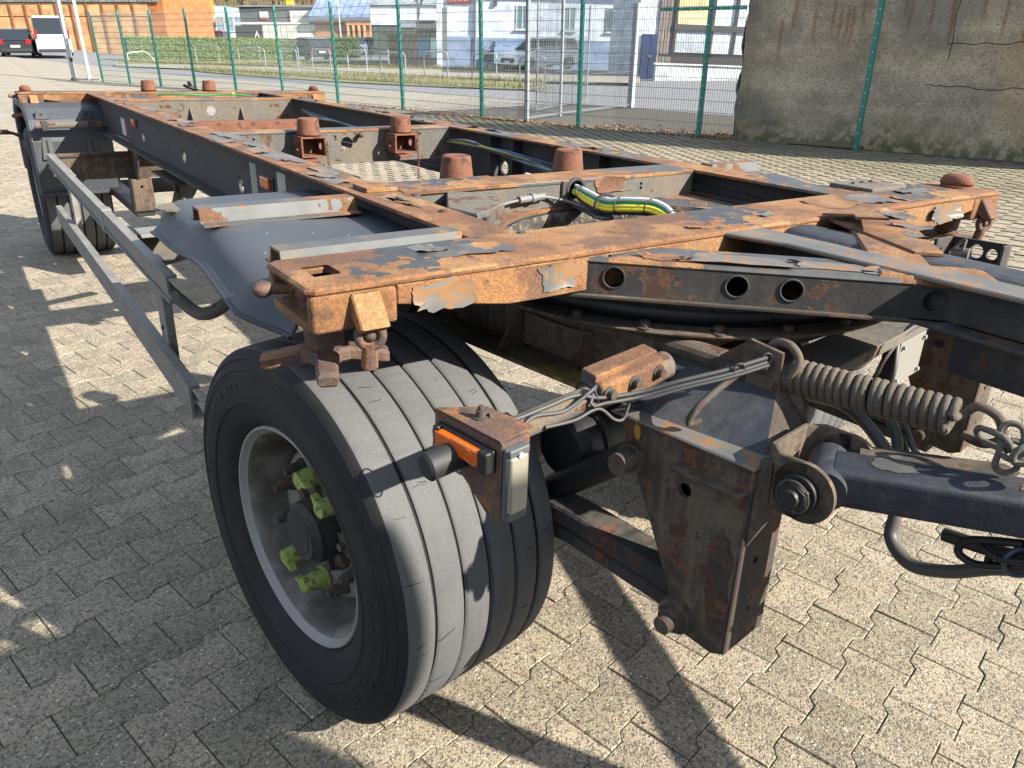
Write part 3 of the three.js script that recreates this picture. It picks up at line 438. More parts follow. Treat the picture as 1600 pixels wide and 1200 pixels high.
wheel(V(-6.1, .49, 1.15), 0, 1, false); wheel(V(-6.1, .49, -1.15), 0, -1, false);
{ // rear mudguard over the near rear wheel: front face, curved top, skirt, bracket sockets
  const q = (t, r) => [-6.1 + r * Math.cos(t), .49 + r * Math.sin(t)];
  const prof = [[-5.52, .55], [-5.46, .75], [-5.44, .95], [-5.47, 1.10], [-5.55, 1.175], [-5.75, 1.205], [-6.1, 1.215], [-6.45, 1.2], [-6.66, 1.1], [-6.74, .9], [-6.76, .6]];
  const inn = prof.map(([x, y]) => [x + (-6.1 - x) * .012, y - (y > 1 ? .006 : 0)]).reverse();
  const m = tp('rear_mudguard', ext('xy', [...prof, ...inn], .65, 1.165, { bevel: .002 }), mPlastic);
  part(m, 'outer_skirt', ext('xy', [...prof, ...prof.map(([x, y]) => [x + (-6.1 - x) * .12, y - (y > 1 ? .06 : 0)]).reverse()], 1.155, 1.19, { bevel: .012 }), mPlastic);
  part(m, 'bottom_lip', bx(-5.515, -5.49, .55, .575, .65, 1.17), mPlasD);
  for (const z of [1.09, .79]) for (const [y0, y1, xo] of [[.82, .98, -5.445], [1.1, 1.165, -5.475]]) { const k = part(m, 'strap_socket', ext('zy', [[z - .045, y0], [z + .045, y0], [z + .03, y1], [z - .03, y1]], xo - .01, xo + .012, { bevel: .005 }), mPlastic); part(k, 'slot', bx(xo + .011, xo + .0135, y0 + .03, y1 - .02, z - .007, z + .007, 0), mBlack); }
  const tb = part(m, 'mudguard_tube', cyl([-5.36, 1.07, .62], [-5.36, 1.07, 1.15], .024, .024, 18), mGrey); part(tb, 'tube_clamp', [bx(-5.4, -5.33, 1.035, 1.10, 1.07, 1.11), bx(-5.4, -5.33, 1.035, 1.10, .77, .81)], mDark);
  part(m, 'lamp_arm', [tube([[-5.9, .93, 1.2], [-5.9, .97, 1.26], [-5.92, .98, 1.34]], .012, 12, 8), bx(-5.97, -5.88, .965, .995, 1.29, 1.37)], mDark);
}
tp('rear_hanger', ext('zy', [[.715, .785], [.585, .785], [.58, .565], [.72, .565]], -4.62, -4.5, { bevel: .008, holes: [[.655, .735, .017], [.645, .635, .011]] }), mBrown);
tp('rear_hanger', ext('zy', [[-.715, .785], [-.585, .785], [-.58, .565], [-.72, .565]], -4.62, -4.5, { bevel: .01 }), mBrown);
tp('rear_trailing_arm', [bx(-6.1, -4.52, .53, .585, .59, .71), bx(-6.1, -4.52, .53, .585, -.71, -.59)], mBlack);
tp('rear_axle', [cyl([-6.1, .49, -1.0], [-6.1, .49, 1.0], .063, .063, 20), bx(-6.2, -6.0, .54, .8, .56, .74)], mDark);
tp('rear_side_plate', ext('xy', [[-4.75, 1.006], [-4.35, 1.006], [-4.5, .78], [-4.62, .78]], .66, .672), mBrown);
{ const g = tp('support_gusset', ext('xy', [[-3.62, .955], [-3.42, .865], [-3.1, .865], [-2.86, .985], [-2.9, 1.006], [-3.6, 1.006]], .655, .667), mBrown); part(g, 'gusset_flange', bx(-3.62, -3.1, .952, .962, .58, .74), mDark); part(g, 'strut', cyl([-3.3, .90, .66], [-3.9, .55, .62], .03), mBrown); }
tp('battery_box', [bx(-3.5, -3.0, .78, .95, -.3, .1, .02)], mGrey);
const tinted = (m, r, g, b) => { const c = m.clone(); c.color = new THREE.Color().setRGB(r, g, b); c.userData = { ...m.userData }; return c; };
// ---- A-frame in front of the beam
function boxMember(x0, z0, x1, z1, y0, y1, w, holesF, holesT, mat, matT) { // channel between two points, face on the +z side, w wide
  const L = Math.hypot(x1 - x0, z1 - z0), a = Math.atan2(-(z1 - z0), x1 - x0), mx = new THREE.Matrix4().makeRotationY(a).setPosition(x0, 0, z0), o = { mx };
  const m = tp('nose_member', ext('xy', [[0, y0], [L, y0], [L, y1 - .012], [0, y1 - .012]], -.008, 0, { holes: holesF.map(h => [h, (y0 + y1) / 2, .0225]) }), mat, o);
  part(m, 'top_plate', ext('xz', [[-.02, -w], [L, -w], [L, .002], [-.02, .002]], y1 - .013, y1, { bevel: .006, holes: holesT.map(h => [h, -.03, .017]) }), matT, o);
  part(m, 'bottom_lip', bx(-.02, L, y0 - .008, y0, -w, .012, .003), mBrown, o);
  if (holesF.length) part(m, 'hole_rim', holesF.map(h => new THREE.TorusGeometry(.0232, .0022, 6, 24).translate(h, (y0 + y1) / 2, .0005)), mat, o);
  part(m, 'back_plate', bx(0, L, y0, y1 - .012, -w, -w + .008), mat, o);
  return m;
}
boxMember(.095, .605, .70, -.01, 1.178, 1.256, .15, [.09, .345, .455, .73], [.07, .33, .43], mDark, mRustP);
boxMember(.60, .06, .125, -.50, 1.178, 1.262, .12, [], [.42, .5], mDark, mRust);
const nose = tp('nose_rail', [bx(.118, .90, 1.178, 1.256, .058, .068)], mDark);
part(nose, 'top_flange', ext('xz', [[.11, .16], [.26, .115], [.90, .095], [.90, .005], [.3, .015], [.11, .022]], 1.256, 1.267, { bevel: .003 }), mFlakeL);
part(nose, 'bottom_flange', bx(.118, .90, 1.17, 1.178, .02, .12), mDark);
tp('nose_tube', [ext('zy', ringPts(20, t => { const c = Math.cos(t), s = Math.sin(t), p = .6; return [-.135 + .075 * Math.sign(c) * Math.pow(Math.abs(c), p), 1.212 + .046 * Math.sign(s) * Math.pow(Math.abs(s), p)]; }), .118, .90)], mBar);
const gp = tp('nose_gusset', ext('xz', [[.118, -.25], [.118, -.56], [.50, -.13], [.46, -.08]], 1.258, 1.268, { bevel: .002 }), mRust);
part(gp, 'torn_plate', ext('xz', [[.12, -.22], [.125, -.4], [.2, -.33], [.32, -.2], [.24, -.185], [.2, -.24]], 0, .006).rotateZ(.12).translate(0, 1.262, 0), mRust);
for (const [x, z, a, b, sd] of [[.2, -.44, .06, .05, 1], [.3, -.34, .05, .04, 2], [.16, -.5, .04, .05, 3], [.38, -.24, .05, .03, 4]]) part(gp, 'paint_flake', flake(V(x, 1.268, z), EX, EZ.clone().negate(), a, b, 60 + sd, .008), mFlakeL);
for (const [x, z, a, b, sd, m] of [[.3, .33, .16, .035, 1, 1], [.45, .16, .14, .04, 2, 1], [.2, .44, .08, .04, 3, 0], [.55, .08, .1, .03, 4, 1]]) { const e = V(.7, 0, -.714), f = V(-.714, 0, -.7); tp('paint_flake', flake(V(x, 1.257, z), e, f, a, b, 80 + sd, .009), m ? mFlakeL : mFlake); }
tp('nose_end', [bx(.66, .90, 1.08, 1.178, .06, .075), ext('xy', [[.62, 1.17], [.9, 1.17], [.9, 1.06], [.7, 1.1]], -.22, -.208), bx(.885, .90, 1.06, 1.25, -.21, .07)], mDark);
{ // lamp and socket bracket on the far side of the nose
  const b = tp('socket_bracket', ext('xy', [[.33, 1.235], [.475, 1.24], [.48, 1.17], [.34, 1.16]], -.506, -.498, { holes: [[.40, 1.208, .018], [.44, 1.208, .014]] }), mBlack);
  part(b, 'bracket_side', bx(.325, .335, 1.155, 1.236, -.5, -.42), mDark); part(b, 'bracket_side', bx(.474, .482, 1.165, 1.242, -.5, -.46), mDark); part(b, 'socket', [cyl([.36, 1.19, -.46], [.40, 1.195, -.47], .024, .024, 16), tube([[.36, 1.21, -.46], [.38, 1.24, -.47], [.39, 1.20, -.45], [.41, 1.17, -.44]], .004, 20, 6)], mGrey);
}
// ---- turntable
{
  const c = [-.19, 0], ring = (prof, seg = 96) => new THREE.LatheGeometry(prof.map(p => new THREE.Vector2(...p)), seg).translate(c[0], 0, 0);
  const t = tp('turntable', ring([[.50, 1.15], [.60, 1.15], [.60, 1.172], [.50, 1.172], [.50, 1.15]].reverse().reverse()), mDark);
  part(t, 'lower_ring', ring([[.5, 1.09], [.615, 1.09], [.622, 1.096], [.622, 1.102], [.6, 1.106], [.5, 1.106], [.5, 1.09]]), mBrown);
  part(t, 'ball_race', ring([[.545, 1.104], [.575, 1.106], [.58, 1.128], [.575, 1.152], [.545, 1.152], [.545, 1.104]]), mBlack);
  const gg = ring([[.485, 1.10], [.505, 1.10], [.505, 1.168], [.485, 1.168], [.478, 1.15], [.478, 1.12], [.485, 1.10]], 200), p = gg.attributes.position; for (let i = 0; i < p.count; i++) { const a = Math.atan2(p.getZ(i), p.getX(i) - c[0]), r = Math.hypot(p.getX(i) - c[0], p.getZ(i)), k = 1 + .012 * (fbm(((a / 6.283) % 1 + 1) % 1, .3, 90, 3, 5) - .5) * (r < .5 ? 2 : 0); p.setX(i, c[0] + (p.getX(i) - c[0]) * k); p.setZ(i, p.getZ(i) * k); } gg.computeVertexNormals();
  part(t, 'greasy_inner_face', gg, surf(512, .3, (u, v, o) => { const a = fbm(u, v, 14, 5, 701), d = fbm(u, v, 60, 3, 705); L3(o, [44, 40, 36], [92, 82, 70], sstep(.4, .7, a)); o.h = d; o.ro = .8; }, { bump: .006 }));
  part(t, 'ring_bolt', ringPts(24, a => bolt([c[0] + .606 * Math.cos(a + .1), 1.103, .606 * Math.sin(a + .1)], [0, 1, 0], .0125, .013)).map(g => g), mBolt);
  part(t, 'mounting_lug', ringPts(10, a => bx(.56, .60, 1.17, 1.184, -.03, .03).rotateY(-a - .3).translate(c[0], 0, 0)), mRustP);
  // seat plate inside the frame, over the ring
  part(t, 'seat_plate', ext('xz', [[-.70, -.58], [-.70, .58], [-.10, .58], [-.10, -.58]], 1.172, 1.181, { holes: [ringPts(60, a => [-.19 + .5 * Math.cos(a), .5 * Math.sin(a)]).filter(q => q[0] < -.125)] }), mRustP);
  part(t, 'dirt_pan', cyl([-.19, 1.02, 0], [-.19, 1.026, 0], .49, .49, 48), surf(512, .5, (u, v, o) => { const a = fbm(u, v, 10, 5, 711); L3(o, [62, 54, 44], [110, 96, 78], a); o.h = fbm(u, v, 40, 3, 712); o.ro = .95; }, { bump: .01 }));
}
// diagonal stay and cable tray inside the frame
tp('inner_bracket', [ext('xz', [[-.71, .45], [-.48, .58], [-.36, .56], [-.47, .40], [-.62, .33]], 1.205, 1.262, { bevel: .004 })], mGrey);
tp('cable_arm', [ext('xz', [[-.69, .0], [-.69, -.11], [-.42, .03], [-.40, .065], [-.44, .085]], 1.193, 1.199), bx(-.69, -.6, 1.199, 1.203, -.06, 0)], mDark);
tp('grommet_ring', [new THREE.TorusGeometry(.035, .007, 10, 30).rotateY(Math.PI / 2).translate(-.692, 1.235, -.035), cyl([-.705, 1.235, -.035], [-.69, 1.235, -.035], .03, .03, 20)], mDark);
tp('cable_clip', [new THREE.TorusGeometry(.034, .005, 8, 24).rotateY(Math.PI / 2 - .5).translate(-.455, 1.228, .035)], mDark);
// coloured cables through the turntable
{
  const base = [V(-1.0, 1.23, -.05), V(-.70, 1.235, -.035), V(-.56, 1.233, .015), V(-.455, 1.228, .035), V(-.37, 1.24, .02), V(-.28, 1.246, -.005), V(-.21, 1.225, .0), V(-.165, 1.17, .045), V(-.15, 1.06, .07)];
  const cols = [['white_cable', [196, 198, 194], 0, .018], ['blue_cable', [24, 78, 138], -.014, .010], ['blue_cable', [22, 70, 124], -.016, -.002], ['green_cable', [20, 124, 78], .0, .008], ['green_cable', [24, 130, 84], .006, .001], ['yellow_cable', [206, 188, 34], .012, -.001], ['yellow_cable', [210, 192, 36], .016, -.009], ['yellow_cable', [204, 186, 32], .006, -.012], ['black_cable', [22, 23, 26], -.006, -.016], ['black_cable', [24, 25, 28], .012, -.020], ['dark_blue_cable', [24, 34, 58], -.012, -.014], ['grey_cable', [104, 110, 116], -.006, .016]];
  cols.forEach(([n, c, a, h], k) => { const r = .0062; tp(n, tube(base.map((p, i) => { const sp = 1 + (i < 2 ? -.25 : .05 * Math.sin(i * 2 + k)); return V(p.x + a * sp * .55, p.y + h * sp, p.z + a * sp * 1.0); }), r, 70, 8), flat(c[0], c[1], c[2], .6)); });
  for (const t of [[-.62, 1.234, -.005, .6], [-.40, 1.234, .028, .2], [-.30, 1.245, .0, -.2], [-.215, 1.23, .0, -.7]]) tp('cable_tie', new THREE.TorusGeometry(.0275, .0022, 6, 26).scale(1, .95, 1).rotateY(Math.PI / 2 + .1).rotateZ(t[3] * .6).translate(t[0], t[1], t[2]), mBlack);
  // connector lying on the cross member
  tp('cable_connector', [tube([[-.62, 1.205, .36], [-.66, 1.215, .28], [-.68, 1.22, .2], [-.69, 1.222, .1], [-.66, 1.205, .02], [-.5, 1.198, .03]], .005, 40, 8), cyl([-.678, 1.221, .205], [-.688, 1.224, .10], .012, .012, 14), cyl([-.683, 1.2225, .155], [-.684, 1.223, .14], .016, .016, 12)], flat(92, 94, 94, .6));
  // loom along the inside of the far rail
  const q = rng(5), lc = [[28, 46, 74], [24, 26, 30], [26, 28, 34], [130, 150, 164], [30, 80, 130], [150, 144, 40], [24, 92, 74], [22, 24, 27]];
  for (let k = 0; k < 8; k++) tp('loom_cable', tube([[-4.7, 1.20, -.585], [-4.4, 1.19 - .004 * k, -.57], [-3.9, 1.17, -.58 + .004 * k], [-3.3, 1.15 - .004 * k, -.585], [-2.72, 1.14 + .006 * k, -.58 + .004 * (k % 3)], [-2.5, 1.19, -.575], [-2.25, 1.20 + .006 * (k % 4), -.56 + .005 * (k % 3)], [-1.8, 1.19 - .008 * (k % 4) + .01 * q(), -.575], [-1.4, 1.17 - .006 * k + .01 * q(), -.585], [-1.0, 1.17 - .008 * k, -.585]].map(p => V(p[0], p[1], p[2])), .006, 120, 6), flat(...lc[k], .5));
  tp('green_air_line', tube([[-5.35, 1.275, .30], [-5.25, 1.282, .15], [-5.22, 1.276, -.05], [-5.2, 1.284, -.15], [-5.12, 1.276, -.33]], .007, 40, 8), flat(28, 112, 66, .5));
  tp('air_line_clip', bx(-5.23, -5.2, 1.27, 1.294, -.24, -.215), flat(200, 190, 40, .5));
  tp('cable_coil', [new THREE.TorusGeometry(.05, .012, 8, 24).rotateX(1.2).translate(-6.05, 1.29, -.11), new THREE.TorusGeometry(.04, .01, 8, 24).rotateX(.5).translate(-6.05, 1.3, -.12)], mBlack);
}
// ---- front bogie
for (const s of [1, -1]) {
  const zo = s > 0 ? .68 : -.80, zi = s > 0 ? .535 : -.655, Z = (a) => s > 0 ? a : -(a + .12);   // outer and inner faces of the hanger
  const lo = Math.min(zo, zi), hi = Math.max(zo, zi);
  const outl = [[.378, .968], [.69, .968], [.695, .54], [.665, .525], [.59, .533]];
  const fz = s > 0 ? hi : hi; // the side that faces us
  const h = tp('hanger_bracket', ext('xy', outl, fz - .01, fz, { bevel: .002, holes: [[.556, .864, .0175]] }), mBrown, inB);
  part(h, 'inner_plate', ext('xy', outl, lo, lo + .01), mBrown, inB);
  part(h, 'front_plate', ext('zy', [[lo, .54], [hi, .54], [hi, .968], [lo, .968]], .686, .697, { bevel: .003, holes: [[(lo + hi) / 2 + .01, .745, .0115], [(lo + hi) / 2 + .005, .625, .008]] }), mBrown, inB);
  part(h, 'rear_plate', ext('xy', [[.380, .966], [.390, .966], [.600, .536], [.592, .534]], lo + .010, hi - .011), mBrown, inB);
  part(h, 'rib', bx(.53, .69, .908, .917, fz - .001, fz + .026), mBrown, inB);
  const pb = part(h, 'pivot_bolt', [cyl([.578, .572, fz - .02], [.578, .572, fz + .014], .044, .04, 20), hex([.578, .572, fz + .014], [0, 0, 1], .031, .02), cyl([.578, .572, fz + .034], [.578, .572, fz + .058], .019, .0185, 18)], mBolt, inB);
  part(pb, 'thread', Array.from({ length: 5 }, (_, k) => new THREE.TorusGeometry(.0188, .0012, 5, 20).translate(.578, .572, fz + .038 + k * .0042)), mBolt, inB);
  part(h, 'damper_stud', [cyl([.425, .885, fz], [.425, .885, fz + .055], .026, .024, 18), cyl([.425, .885, fz], [.425, .885, fz + .012], .034, .034, 18)], mBolt, inB);
  if (s > 0) { part(h, 'loose_skin', flake(V(.655, .70, fz + .001), EX, EY, .035, .15, 301, .004), mBrown, inB); part(h, 'yellow_mark', flake(V(.43, .945, fz + .0008), EX, EY, .012, .022, 305, .0004), flat(150, 108, 24, .7), inB); }
  // trailing arm
  const am0 = s > 0 ? .575 : -.695;
  part(h, 'trailing_arm', [ext('xy', [[.60, .545], [.60, .60], [.2, .615], [-.1, .60], [-.40, .56], [-.40, .50], [-.1, .545], [.2, .565]], am0 - .045, am0 + .045, { bevel: .006 }), ext('xy', [[.60, .50], [.60, .54], [.2, .558], [-.1, .535], [-.40, .49], [-.40, .46], [-.1, .49], [.2, .52]], am0 - .04, am0 + .04, { bevel: .005 })], mDark, inB);
  part(h, 'shock_absorber', [cyl([.42, .88, (lo + hi) / 2 - .02], [.1, .62, (lo + hi) / 2 - .05], .036), cyl([.3, .78, (lo + hi) / 2 - .03], [-.05, .5, (lo + hi) / 2 - .06], .028)], mBlack, inB);
}
tp('front_axle', [cyl([-.306, .49, -.95], [-.306, .49, .95], .064, .064, 24)], mDark, inB);
{ const dr = tp('brake_chamber', [cyl([.12, .74, 0.400], [.12, .74, 0.540], .085, .085, 32), cyl([.12, .74, 0.540], [.12, .74, 0.570], .085, .07, 32), cyl([.12, .74, 0.380], [.12, .74, 0.400], .09, .09, 32), cyl([.12, .74, 0.480], [.12, .74, 0.492], .093, .093, 32)], mBlack, inB); part(dr, 'chamber_band', new THREE.TorusGeometry(.088, .006, 8, 36).translate(.12, .74, .48), mDark, inB); part(dr, 'air_hose', tube([[.20, .73, .5], [.26, .76, .54], [.34, .785, .56], [.44, .79, .54]], .013, 24, 10), mBlack, inB); part(dr, 'hose_fitting', [cyl([.185, .725, .49], [.215, .735, .51], .017, .017, 6), cyl([.21, .67, .51], [.20, .71, .5], .012, .012, 8)], mBlack, inB); }
// bogie frame: side channels, cross beams, top plates, ring brackets
for (const s of [1, -1]) {
  const z = s > 0 ? .47 : -.53; const f = tp('bogie_side_member', ext('xy', [[-.85, .93], [.1, .93], [.30, .965], [.69, .965], [.66, 1.06], [.32, 1.075], [-.85, 1.085]], z - .006, z + .006, { bevel: .002 }), mBrown, inB);
  part(f, 'lower_flange', bx(-.85, .20, .924, .936, z - .03, z + .11), s > 0 ? surf(512, .7, (u, v, o) => { const a = fbm(u, v, 4, 5, 721), b = fbm(u, v, 20, 4, 725); L3(o, [84, 76, 56], [150, 122, 34], sstep(.42, .62, a)); M3(o, [52, 48, 42], sstep(.5, .7, b) * .7); o.ro = .7; o.h = b; }, { bump: .001 }) : mBrown, inB);
  part(f, 'upper_roll', ext('zy', ringPts(16, t => [z + .0 + .035 * Math.cos(t), 1.062 + .025 * Math.sin(t)]), .12, .55), mBrown, inB);
  for (const x of [-.52, -.12]) part(f, 'web_gusset', ext('zy', [[z, .936], [z + s * .10, .936], [z, 1.06]], x - .004, x + .004), mBrown, inB);
}
// sloping blue plate above the near hanger, worn pale at its lower edge
{ const quad = (a, b, c, d, th) => { const n = V(...b).sub(V(...a)).cross(V(...d).sub(V(...a))).normalize().multiplyScalar(th), f = [a, b, c, d].map(p => V(...p)), k = f.map(p => p.clone().sub(n)), P = [], q = (w, x, y, z) => { for (const p of [w, x, y, w, y, z]) P.push(p.x, p.y, p.z); }; q(...f); q(k[3], k[2], k[1], k[0]); for (let i = 0; i < 4; i++) q(f[(i + 1) % 4], f[i], k[i], k[(i + 1) % 4]); const g = new THREE.BufferGeometry(); g.setAttribute('position', new THREE.Float32BufferAttribute(P, 3)); g.computeVertexNormals(); return g; };
  const bp = tp('hanger_top_plate', quad([.385, .976, .655], [.684, .976, .628], [.612, 1.058, .478], [.318, 1.052, .505], .008), mBar, inB);
  part(bp, 'ledge', ext('xz', [[.365, .69], [.70, .69], [.705, .50], [.36, .60]], .968, .976, { bevel: .003 }), mFlakeL, inB); part(bp, 'end_web', quad([.684, .976, .628], [.70, .976, .50], [.63, 1.05, .46], [.612, 1.058, .478], .006), mBrown, inB);
  part(bp, 'hook_rod', tube([[.55, 1.005, .645], [.535, 1.0, .665], [.545, 1.03, .66], [.56, 1.075, .58], [.575, 1.10, .54]], .0075, 24, 8), mBolt, inB); }
tp('bogie_cross_beam', [bx(.50, .62, 1.0, 1.03, -.50, .44, .004), bx(.50, .51, .93, 1.0, -.5, .44)], mGrey, inB);
tp('bogie_cross_beam', [bx(-.35, -.25, .95, 1.05, -.5, .44, .004)], mBrown, inB);
tp('ring_support', [bx(-.45, .42, 1.06, 1.086, -.5, .44, .004)], mBrown, inB);
// ---- drawbar: fork, pin, two arms
for (const s of [1, -1]) {
  const zc = s > 0 ? .585 : -.705, dir = s > 0 ? -1 : 1, ang = -dir * -.26;
  const px0 = .785, fork = tp('drawbar_fork', [
    ext('xz', [[px0, zc + .09], [.73, zc + .09], [.70, zc + .06], [.70, zc - .06], [.73, zc - .09], [px0, zc - .09], [px0, zc - .080], [.735, zc - .080], [.71, zc - .055], [.71, zc + .055], [.735, zc + .080], [px0, zc + .080]], .904, 1.018, { bevel: .002 }),
    cyl([px0, .961, zc + .080], [px0, .961, zc + .09], .057, .057, 32), cyl([px0, .961, zc - .09], [px0, .961, zc - .080], .057, .057, 32)], mBrown, inB);
  part(fork, 'wedge_plate', ext('xy', [[.698, .99], [.722, .99], [.728, .87], [.698, .80]], zc + .07, zc + .088), mBrown, inB);
  const pin = part(fork, 'hinge_pin', [cyl([px0 - .005, .962, zc - .1], [px0 - .005, .962, zc + .10], .024, .024, 24), cyl([px0 - .005, .962, zc + .09], [px0 - .005, .962, zc + .104], .036, .035, 28), hex([px0 - .005, .962, zc + .104], [0, 0, 1], .028, .018), cyl([px0 - .005, .962, zc + .122], [px0 - .005, .962, zc + .130], .018, .015, 18)], mBlack, inB);
  part(pin, 'split_pin', new THREE.TorusGeometry(.0295, .002, 6, 24).translate(px0 - .005, .962, zc + .116), mBolt, inB);
  const am = new THREE.Matrix4().multiplyMatrices(B, new THREE.Matrix4().makeRotationY(s > 0 ? .38 : -.38).multiply(new THREE.Matrix4().makeRotationZ(.07)).setPosition(px0, .962, zc)), ao = { mx: am };
  const arm = tp('drawbar_arm', ext('zy', ringPts(32, t => { const c = Math.cos(t), q = Math.sin(t), p = .28; return [.048 * Math.sign(c) * Math.pow(Math.abs(c), p), .037 * Math.sign(q) * Math.pow(Math.abs(q), p)]; }), .012, 2.2), mBar, ao);
  part(arm, 'arm_eye', [cyl([0, 0, -.065], [0, 0, .065], .0375, .0375, 28)], mBar, ao);
  if (s > 0) { part(arm, 'skirt_plate', ext('xz', [[.05, -.03], [.05, -.075], [.28, -.085], [.3, -.06], [.28, -.03]], .030, .036), mBrown, ao); part(arm, 'worn_patch', flake(V(.34, .0372, -.005), EX, EZ.clone().negate(), .07, .022, 211, .0003), mFlake, ao); part(arm, 'worn_patch', flake(V(.5, .0372, .0), EX, EZ.clone().negate(), .06, .02, 212, .0003), mFlake, ao); part(arm, 'worn_patch', flake(V(.1, .0372, .0), EX, EZ.clone().negate(), .05, .03, 213, .0003), mFlake, ao);  }
}
// ---- drawbar spring with its bracket, and chain
{
  const A = bw(.565, 1.085, .47), e = at(1492, 652, 'z', bw(.93, 1.08, .43).z), S0 = at(1232, 585, 'z', bw(.62, 1.07, .46).z);
  const br = tp('spring_bracket', ext('xy', [[.485, 1.035], [.485, 1.085], [.55, 1.14], [.622, 1.13], [.632, 1.0], [.61, .975]], .492, .500, { bevel: .0015 }), mBrown, inB);
  part(br, 'bracket_bolt', [cyl([.585, 1.098, .50], [.585, 1.098, .513], .0165, .015, 20), cyl([.585, 1.098, .50], [.585, 1.098, .504], .024, .024, 20)], mBolt, inB);
  const axis = e.clone().sub(S0), L = axis.length(), ax = axis.clone().normalize(), n1 = V(0, 1, 0).addScaledVector(ax, -ax.y).normalize(), n2 = ax.clone().cross(n1), R = .029, turns = 20, P = [];
  const nn = turns * 18; for (let i = 0; i <= nn; i++) { const t = i / nn, a = t * turns * Math.PI * 2 + 1.2, wob = t > .42 && t < .62 ? .002 * Math.sin((t - .42) * 60) : 0; P.push(S0.clone().addScaledVector(ax, t * L + wob).addScaledVector(n1, Math.cos(a) * R).addScaledVector(n2, Math.sin(a) * R)); }
  const sp = tp('tension_spring', new THREE.TubeGeometry(new THREE.CatmullRomCurve3(P), nn * 1, .0078, 9), tinted(mGrey, .80, .74, .66));
  const hk = bw(.60, 1.105, .485);
  part(sp, 'upper_hook', tube([hk.clone().add(V(-.03, .0, -.005)), hk.clone().add(V(-.012, .032, -.01)), hk.clone().add(V(.022, .036, -.012)), hk.clone().add(V(.046, .012, -.012)), P[0].clone().lerp(hk, .35).add(V(.02, -.02, 0)), P[3]], .0085, 40, 9), sp.material);
  const o = e.clone().addScaledVector(ax, .045);
  part(sp, 'lower_hook', tube([P[nn - 4], P[nn], e.clone().addScaledVector(ax, .012).addScaledVector(n1, .012), e.clone().addScaledVector(ax, .03).addScaledVector(n1, .03), e.clone().addScaledVector(ax, .065).addScaledVector(n1, .018), e.clone().addScaledVector(ax, .075).addScaledVector(n1, -.018), e.clone().addScaledVector(ax, .052).addScaledVector(n1, -.034), e.clone().addScaledVector(ax, .018).addScaledVector(n1, -.028)], .0085, 60, 9), sp.material);
  const link = (c, dirv, nrm, l = .03, w = .0165, r = .0056) => { const d = dirv.clone().normalize(), m = nrm.clone().addScaledVector(d, -nrm.dot(d)).normalize(), q = []; for (let i = 0; i < 20; i++) { const t = i / 20 * Math.PI * 2, s = Math.sin(t), co = Math.cos(t); q.push(c.clone().addScaledVector(d, co * w + Math.sign(co) * (l - w)).addScaledVector(m, s * w)); } return tube(q, r, 40, 8, true); };
  const zP = e.z + .02, c1 = at(1552, 686, 'z', zP), c2 = at(1582, 690, 'z', zP), c3 = at(1577, 714, 'z', zP), c4 = at(1612, 712, 'z', zP);
  const ch = tinted(mGrey, .9, .92, .94);
  tp('chain_link', link(c1, c2.clone().sub(e), V(.3, .8, .5)), ch); tp('chain_link', link(c2, V(.2, -.5, .1), V(.8, .2, -.4)), ch); tp('chain_link', link(c3, V(-.05, -1, .05), V(.8, 0, -.6)), ch); tp('chain_link', link(c4, RX, V(0, 1, .2)), ch); tp('chain_link', link(at(1660, 725, 'z', zP), RX, V(.3, 0, .9)), ch);
}
